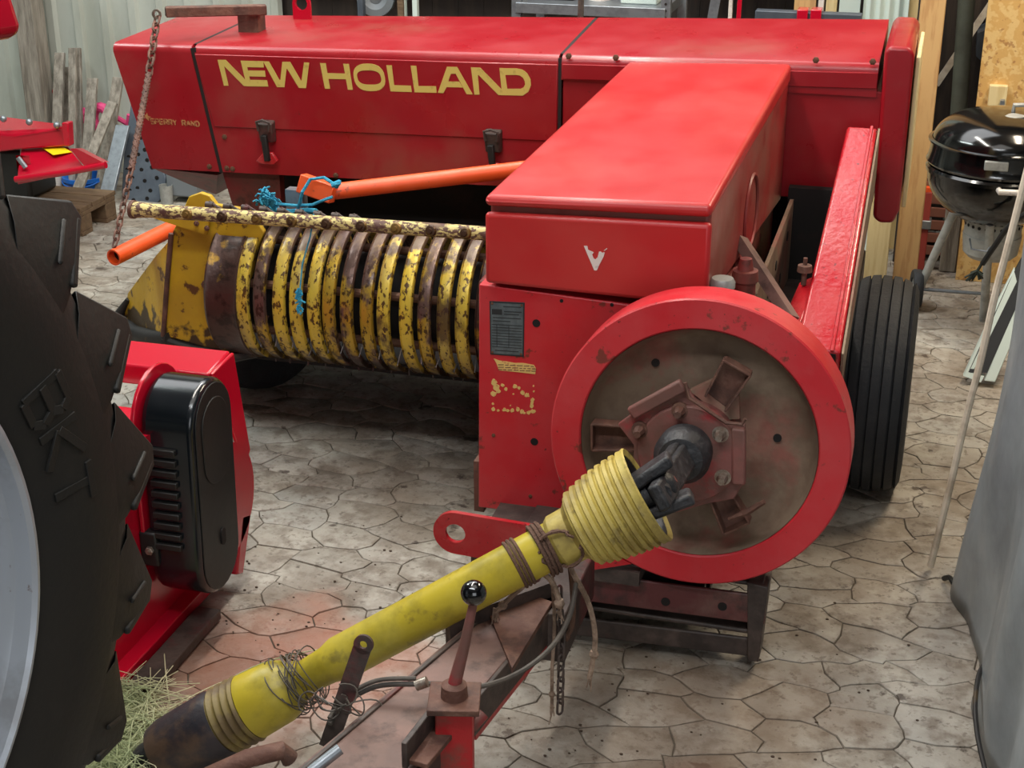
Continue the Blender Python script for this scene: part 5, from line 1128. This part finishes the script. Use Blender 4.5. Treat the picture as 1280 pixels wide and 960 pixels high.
for i, (px_, w_, m_, lab) in enumerate(((1185, .075, 'wood', 'round-edged grey wooden post behind the grill leg'), (1218, .20, 'stud', 'golden wooden board standing on the floor beneath the grill'), (1262, .10, 'pale', 'pale wooden board standing behind the right grill leg'))):
    p = at(px_, 330, Y=7.0 + i * .03).x; zt = at(px_, 240 if i == 0 else 250, Y=7.0).z
    tag(build('board', MB().box(p - w_ / 2, p + w_ / 2, 7.0 + i * .03, 7.03 + i * .03, 0, max(.5, zt)), M[m_], bevel=.006), lab, 'board')
p = at(1152, 300, Y=7.0).x; zt = at(1152, 240, Y=7.0).z
rj = thing('red_jack', 'slim orange-red steel stand behind the tall pine post', 'jack', (p, 7.0, 0))
build('column', MB().box(p - .025, p + .025, 7.0, 7.05, 0, zt), M['cardboard'], rj, bevel=.004); build('collar', MB().box(p - .035, p + .035, 6.99, 7.06, .2, .24), M['steel'], rj, bevel=.003)
build('cap', MB().cyl((p, 7.02, zt), (p, 7.02, zt + .02), .02, 14), M['orange'], rj)
p = at(1176, 300, Y=7.15).x
cr = thing('slatted_crate', 'reddish slatted crate stack standing behind the grill wheel', 'crate', (p, 7.2, 0))
for i in range(9): build('slat', MB().box(p - .12, p + .10, 7.15, 7.17, .03 + i * .062, .075 + i * .062), M['crate'], cr, bevel=.003)
for x_ in (p - .11, p + .09): build('corner_post', MB().box(x_ - .012, x_ + .012, 7.17, 7.2, 0, .6), M['cardboard'], cr)
tag(build('floor_sill', MB().box(-.02, 1.6, 7.22, 7.32, 0, .09), M['dark'], bevel=.004), 'dark timber sill along the foot of the bay', 'sill')
# kettle grill
GY = 6.35; gc = at(1252, 201, Y=GY); GR = .285
gr = thing('kettle_grill', 'black enamel kettle grill with lid on grey tubular legs', 'grill', (gc.x, GY, 0))
P7 = lambda mb, name, m_, parent=gr, **k: build(name, mb, m_, parent, **k)
gb_ = gc.z
GR = .288
P7(MB().lathe([(GR + .006, -.045), (GR + .008, -.03), (GR, -.02)] + [(GR * math.cos(a), -.05 - .215 * math.sin(a)) for a in [i * PI / 24 for i in range(1, 12)]] + [(0, -.265)], (gc.x, GY, gb_), (0, 0, 1), 56), 'bowl', M['enamel'])
lidp = [(GR + .004, -.022), (GR + .010, -.012), (GR + .004, 0), (GR - .002, .03), (GR - .006, .062)] + [((GR - .008) * math.cos(a) ** .75, 0.066 + .132 * math.sin(a)) for a in [i * PI / 26 for i in range(1, 13)]] + [(0, .199)]
ld_ = P7(MB().lathe(lidp, (gc.x, GY, gb_ + .01), (0, 0, 1), 56), 'lid', M['enamel'])
P7(MB().lathe([(GR - .004, .062), (GR + .008, .067), (GR + .008, .073), (GR - .006, .078)], (gc.x, GY, gb_ + .01), (0, 0, 1), 56), 'lid_band', M['enamel'], ld_)
q = gc + V((-.03, -.30, .055)); P7(MB().box(q.x - .045, q.x + .045, GY - .292, GY - .27, gb_ + .028, gb_ + .066), 'lid_badge', M['alu'], ld_, bevel=.004)
P7(MB().tube([(gc.x + .02, GY - .02, gb_ + .19), (gc.x + .02, GY - .03, gb_ + .235), (gc.x + .09, GY - .03, gb_ + .24), (gc.x + .11, GY - .02, gb_ + .19)], .01, 10), 'lid_handle', M['alu'], ld_)
P7(MB().lathe([(0, .012), (.05, .008), (.055, 0)], (gc.x + .02, GY - .06, gb_ + .196), (0, 0, 1), 24), 'lid_vent', M['alu'], ld_)
a_ = gc + V((.0, -.31, -.045)); P7(MB().tube([a_ + V((-.01, .02, 0)), a_ + V((-.01, -.012, 0)), a_ + V((.13, .0, 0)), a_ + V((.13, .04, 0))], .012, 10), 'bowl_handle', M['white'])
P7(MB().lathe([(.10, .0), (.115, 0), (.115, -.06), (.118, -.062), (.118, -.07), (.11, -.14), (.09, -.16), (0, -.16), (0, -.15), (.09, -.15)], (gc.x + .0, GY, gb_ - .245), (0, 0, 1), 36), 'ash_catcher', M['alu'])
mb = MB()
for i in range(24):
    a = 2 * PI * i / 24; c = V((gc.x + .1155 * math.cos(a), GY + .1155 * math.sin(a), gb_ - .262)); mb.lathe([(0, .001), (.007, .001), (.007, -.002)], c, (math.cos(a), math.sin(a), 0), 10)
P7(mb, 'catcher_holes', M['void'])
P7(MB().tube([V((gc.x - .09, GY - .09, gb_ - .31)), V((gc.x - .08, GY - .135, gb_ - .34)), V((gc.x - .02, GY - .15, gb_ - .34)), V((gc.x, GY - .12, gb_ - .31))], .004, 6), 'catcher_handle', M['steel'])
def gleg(a, b, name='leg'):
    return P7(MB().tube([a, b], .018, 14), name, M['alu'])
wl = at(1150, 352, Y=GY + .12)
gleg(V((gc.x - .15, GY + .03, gb_ - .20)), V((wl.x + .0, wl.y, .085)))
f_ = at(1229, 400, Z=.0); gleg(V((gc.x - .02, GY - .16, gb_ - .22)), V((f_.x, f_.y, .0)))
P7(MB().cyl((f_.x, f_.y, 0), (f_.x + .002, f_.y, .12), .0175, 14), 'leg_cap', M['white'])
gleg(V((gc.x + .15, GY + .05, gb_ - .20)), V((gc.x + .33, GY + .14, .085)))
P7(MB().tube([V((wl.x, wl.y, .085)), V((gc.x + .33, GY + .14, .085))], .008, 10), 'wheel_axle', M['steel'])
for x_ in (wl.x - .012, gc.x + .34):
    wv = P7(MB().lathe([(.05, -.02), (.08, -.02), (.085, -.012), (.085, .012), (.08, .02), (.05, .02)], V((x_, wl.y, .085)), (1, .15, 0), 32, closed=True), 'wheel', M['tyre'])
    P7(MB().lathe([(0, -.012), (.02, -.022), (.03, -.01), (.05, -.014), (.052, .014), (0, .014)], V((x_, wl.y, .085)), (1, .15, 0), 28), 'wheel_hub', M['alu'], wv)
P7(MB().tube([V((f_.x, f_.y, .16)), V((gc.x, GY + .13, .09))], .005, 8), 'wire_brace', M['steel'])
# hose and glove hanging on the grill
mb = MB(); mb.tube(smooth_path([at(1290, 262, Y=5.95), at(1262, 282, Y=5.98), at(1243, 308, Y=6.0), at(1228, 330, Y=6.02)]), .011, 10)
tg_ = thing('grill_brush', 'dark grill tool with bristly head hanging beside the grill legs', 'brush', at(1228, 345, Y=6.02))
build('handle', mb, M['matt_black'], tg_)
mb = MB()
for i in range(22):
    e = at(rr.uniform(1205, 1232), rr.uniform(340, 352), Y=6.0 + rr.random() * .05); mb.tube([at(1228, 328, Y=6.02), at(1222, 338, Y=6.02), e], [.006, .006, .004], 5)
build('bristles', mb, M['greenhose'], tg_)
# ------------------------------------------------------------------ tarpaulin-covered object
# foot line along the floor and upper edge of the draped cover
foot = [at(1236, 975, Z=0), at(1222, 850, Z=0), at(1204, 770, Z=0), at(1190, 724, Z=0)]
foot = [V((1.4, 2.38, 0)), V((.9, 2.36, 0)), V((.42, 2.40, 0)), V((.335, 2.55, 0)), V((.315, 2.95, 0)), V((.285, 3.19, 0)), V((.270, 3.47, 0)), V((.240, 3.80, 0)), V((.222, 4.07, 0)), V((.33, 4.45, 0)), V((.75, 4.55, 0)), (1.4, 4.58, 0)]
foot = [V(p) for p in foot]
edge = [(1248, 700), (1243, 600), (1248, 500), (1258, 420), (1272, 340), (1285, 280)]
tops = [V((1.4, 2.44, 1.3)), V((.9, 2.43, 1.31)), V((.46, 2.45, 1.30)), V((.36, 2.55, 1.30)), V((.34, 2.9, 1.31)), V((.32, 3.15, 1.31)), V((.31, 3.45, 1.31)), V((.29, 3.75, 1.30)), V((.275, 4.02, 1.28)), V((.40, 4.22, 1.28)), V((.85, 4.32, 1.29)), V((1.4, 4.35, 1.3))]
fp_, tp_ = smooth_path(foot, 8), smooth_path(tops, 8); n_ = len(fp_); m_ = 22
vs_, fs = [], []
for i in range(n_):
    for j in range(m_ + 1):
        t = j / m_; p = fp_[i].lerp(tp_[i], t)
        s_ = i / 8
        fold = (.010 * math.sin(s_ * 3.1 + t * 2) + .006 * math.sin(s_ * 7 + 1 - t * 3)) * (1 - t) ** .7 + .008 * math.sin(s_ * 3 + t * 6)
        p = p + V((fold - .05 * t * (1 - t) * 0, 0, 0)) + V((.012 * math.sin(PI * t), 0, 0))
        if j == 0: p.z = .004 + .006 * (1 + math.sin(s_ * 4))
        vs_.append(p)
k_ = m_ + 1
for i in range(n_ - 1):
    for j in range(k_ - 1): fs.append((i * k_ + j, (i + 1) * k_ + j, (i + 1) * k_ + j + 1, i * k_ + j + 1))
fs.append([i * k_ + m_ for i in range(n_)]); fs.append([i * k_ + j for i in (0,) for j in range(k_)] + [(n_ - 1) * k_ + j for j in range(k_ - 1, -1, -1)])
cv = tag(build('tarpaulin', MB().add(vs_, fs), M['tarp'], ang=80), 'large grey tarpaulin draped over something tall at right edge', 'tarpaulin')
sm = cv.modifiers.new('thickness', 'SOLIDIFY'); sm.thickness = .004; sm.offset = -1
tag(build('loose_cord', MB().tube(smooth_path([at(1234, 826, Y=3.50), at(1224, 842, Y=3.40), at(1219, 880, Y=3.28), at(1222, 920, Y=3.18), at(1232, 965, Y=3.05)]), .006, 8), M['rubber']), 'black cord looping out of the tarpaulin near its bottom hem', 'cord')
tag(build('hem_cord', MB().tube(smooth_path([at(1180, 723, Z=.01), at(1187, 722, Z=.03), at(1192, 729, Z=.03), at(1203, 738, Z=.02), at(1208, 737, Z=.03)]), .008, 8), M['matt_black']), 'short black cord end at the lower corner of the tarpaulin', 'cord')
sp_ = [at(1163, 708, Z=.01), at(1173, 670, Z=.10), at(1195, 580, Z=.38), at(1215, 500, Z=.64), at(1238, 400, Z=.95), at(1262, 300, Z=1.24), at(1285, 200, Z=1.5)]
sp_ = [at(1163, 708, Y=4.12), at(1172, 672, Y=4.12), at(1186, 615, Y=4.12), at(1208, 520, Y=4.13), at(1226, 450, Y=4.14), at(1243, 372, Y=4.15), at(1262, 300, Y=4.16), at(1290, 190, Y=4.18)]
tag(build('webbing_strap', MB().tube(smooth_path(sp_), .010, 8), M['strap']), 'dirty white strap hanging slack down to the floor beside the tarpaulin', 'strap')
# folded pale frame with black inside
fr = thing('folding_frame', 'pale green and black folded frame leaning between grill and tarpaulin', 'frame', at(1215, 472, Z=0))
def pf_(x, y): t = (475 - y) / 175; return at(x, y, Y=5.62 + .25 * t)
build('left_rail', MB().prism([pf_(1204, 470), pf_(1214, 471), pf_(1272, 352), pf_(1268, 336), pf_(1243, 385)], (.0, .03, 0)), M['mint'], fr, bevel=.003)
build('black_panel', MB().prism([pf_(1210, 466), pf_(1234, 466), pf_(1290, 340), pf_(1290, 300), pf_(1262, 350)], (0, .02, 0.0)), M['matt_black'], fr)
build('foot_rail', MB().prism([pf_(1204, 470), pf_(1226, 478), pf_(1230, 471), pf_(1210, 465)], (0, .03, 0)), M['mint'], fr)
build('right_rail', MB().prism([pf_(1230, 476), pf_(1244, 478), pf_(1290, 370), pf_(1290, 345), pf_(1258, 410)], (0, .03, 0)), M['mint'], fr, bevel=.003)

mb = MB(); rr = random.Random(5)
for i in range(170):
    c0 = at(rr.choice((rr.uniform(600, 1180), rr.gauss(740, 40))), rr.uniform(640, 950), Z=0) if i % 3 else at(rr.uniform(280, 520), rr.uniform(640, 820), Z=0)
    mb.sphere(V((c0.x, c0.y, .0005)), rr.uniform(.0012, .0042), 6, (1.3, 1, .6))
tag(build('dirt_crumbs', mb, mat('dark_soil', (74, 58, 46), .95)), 'dark soil crumbs scattered over the paved floor', 'dirt', kind='stuff')
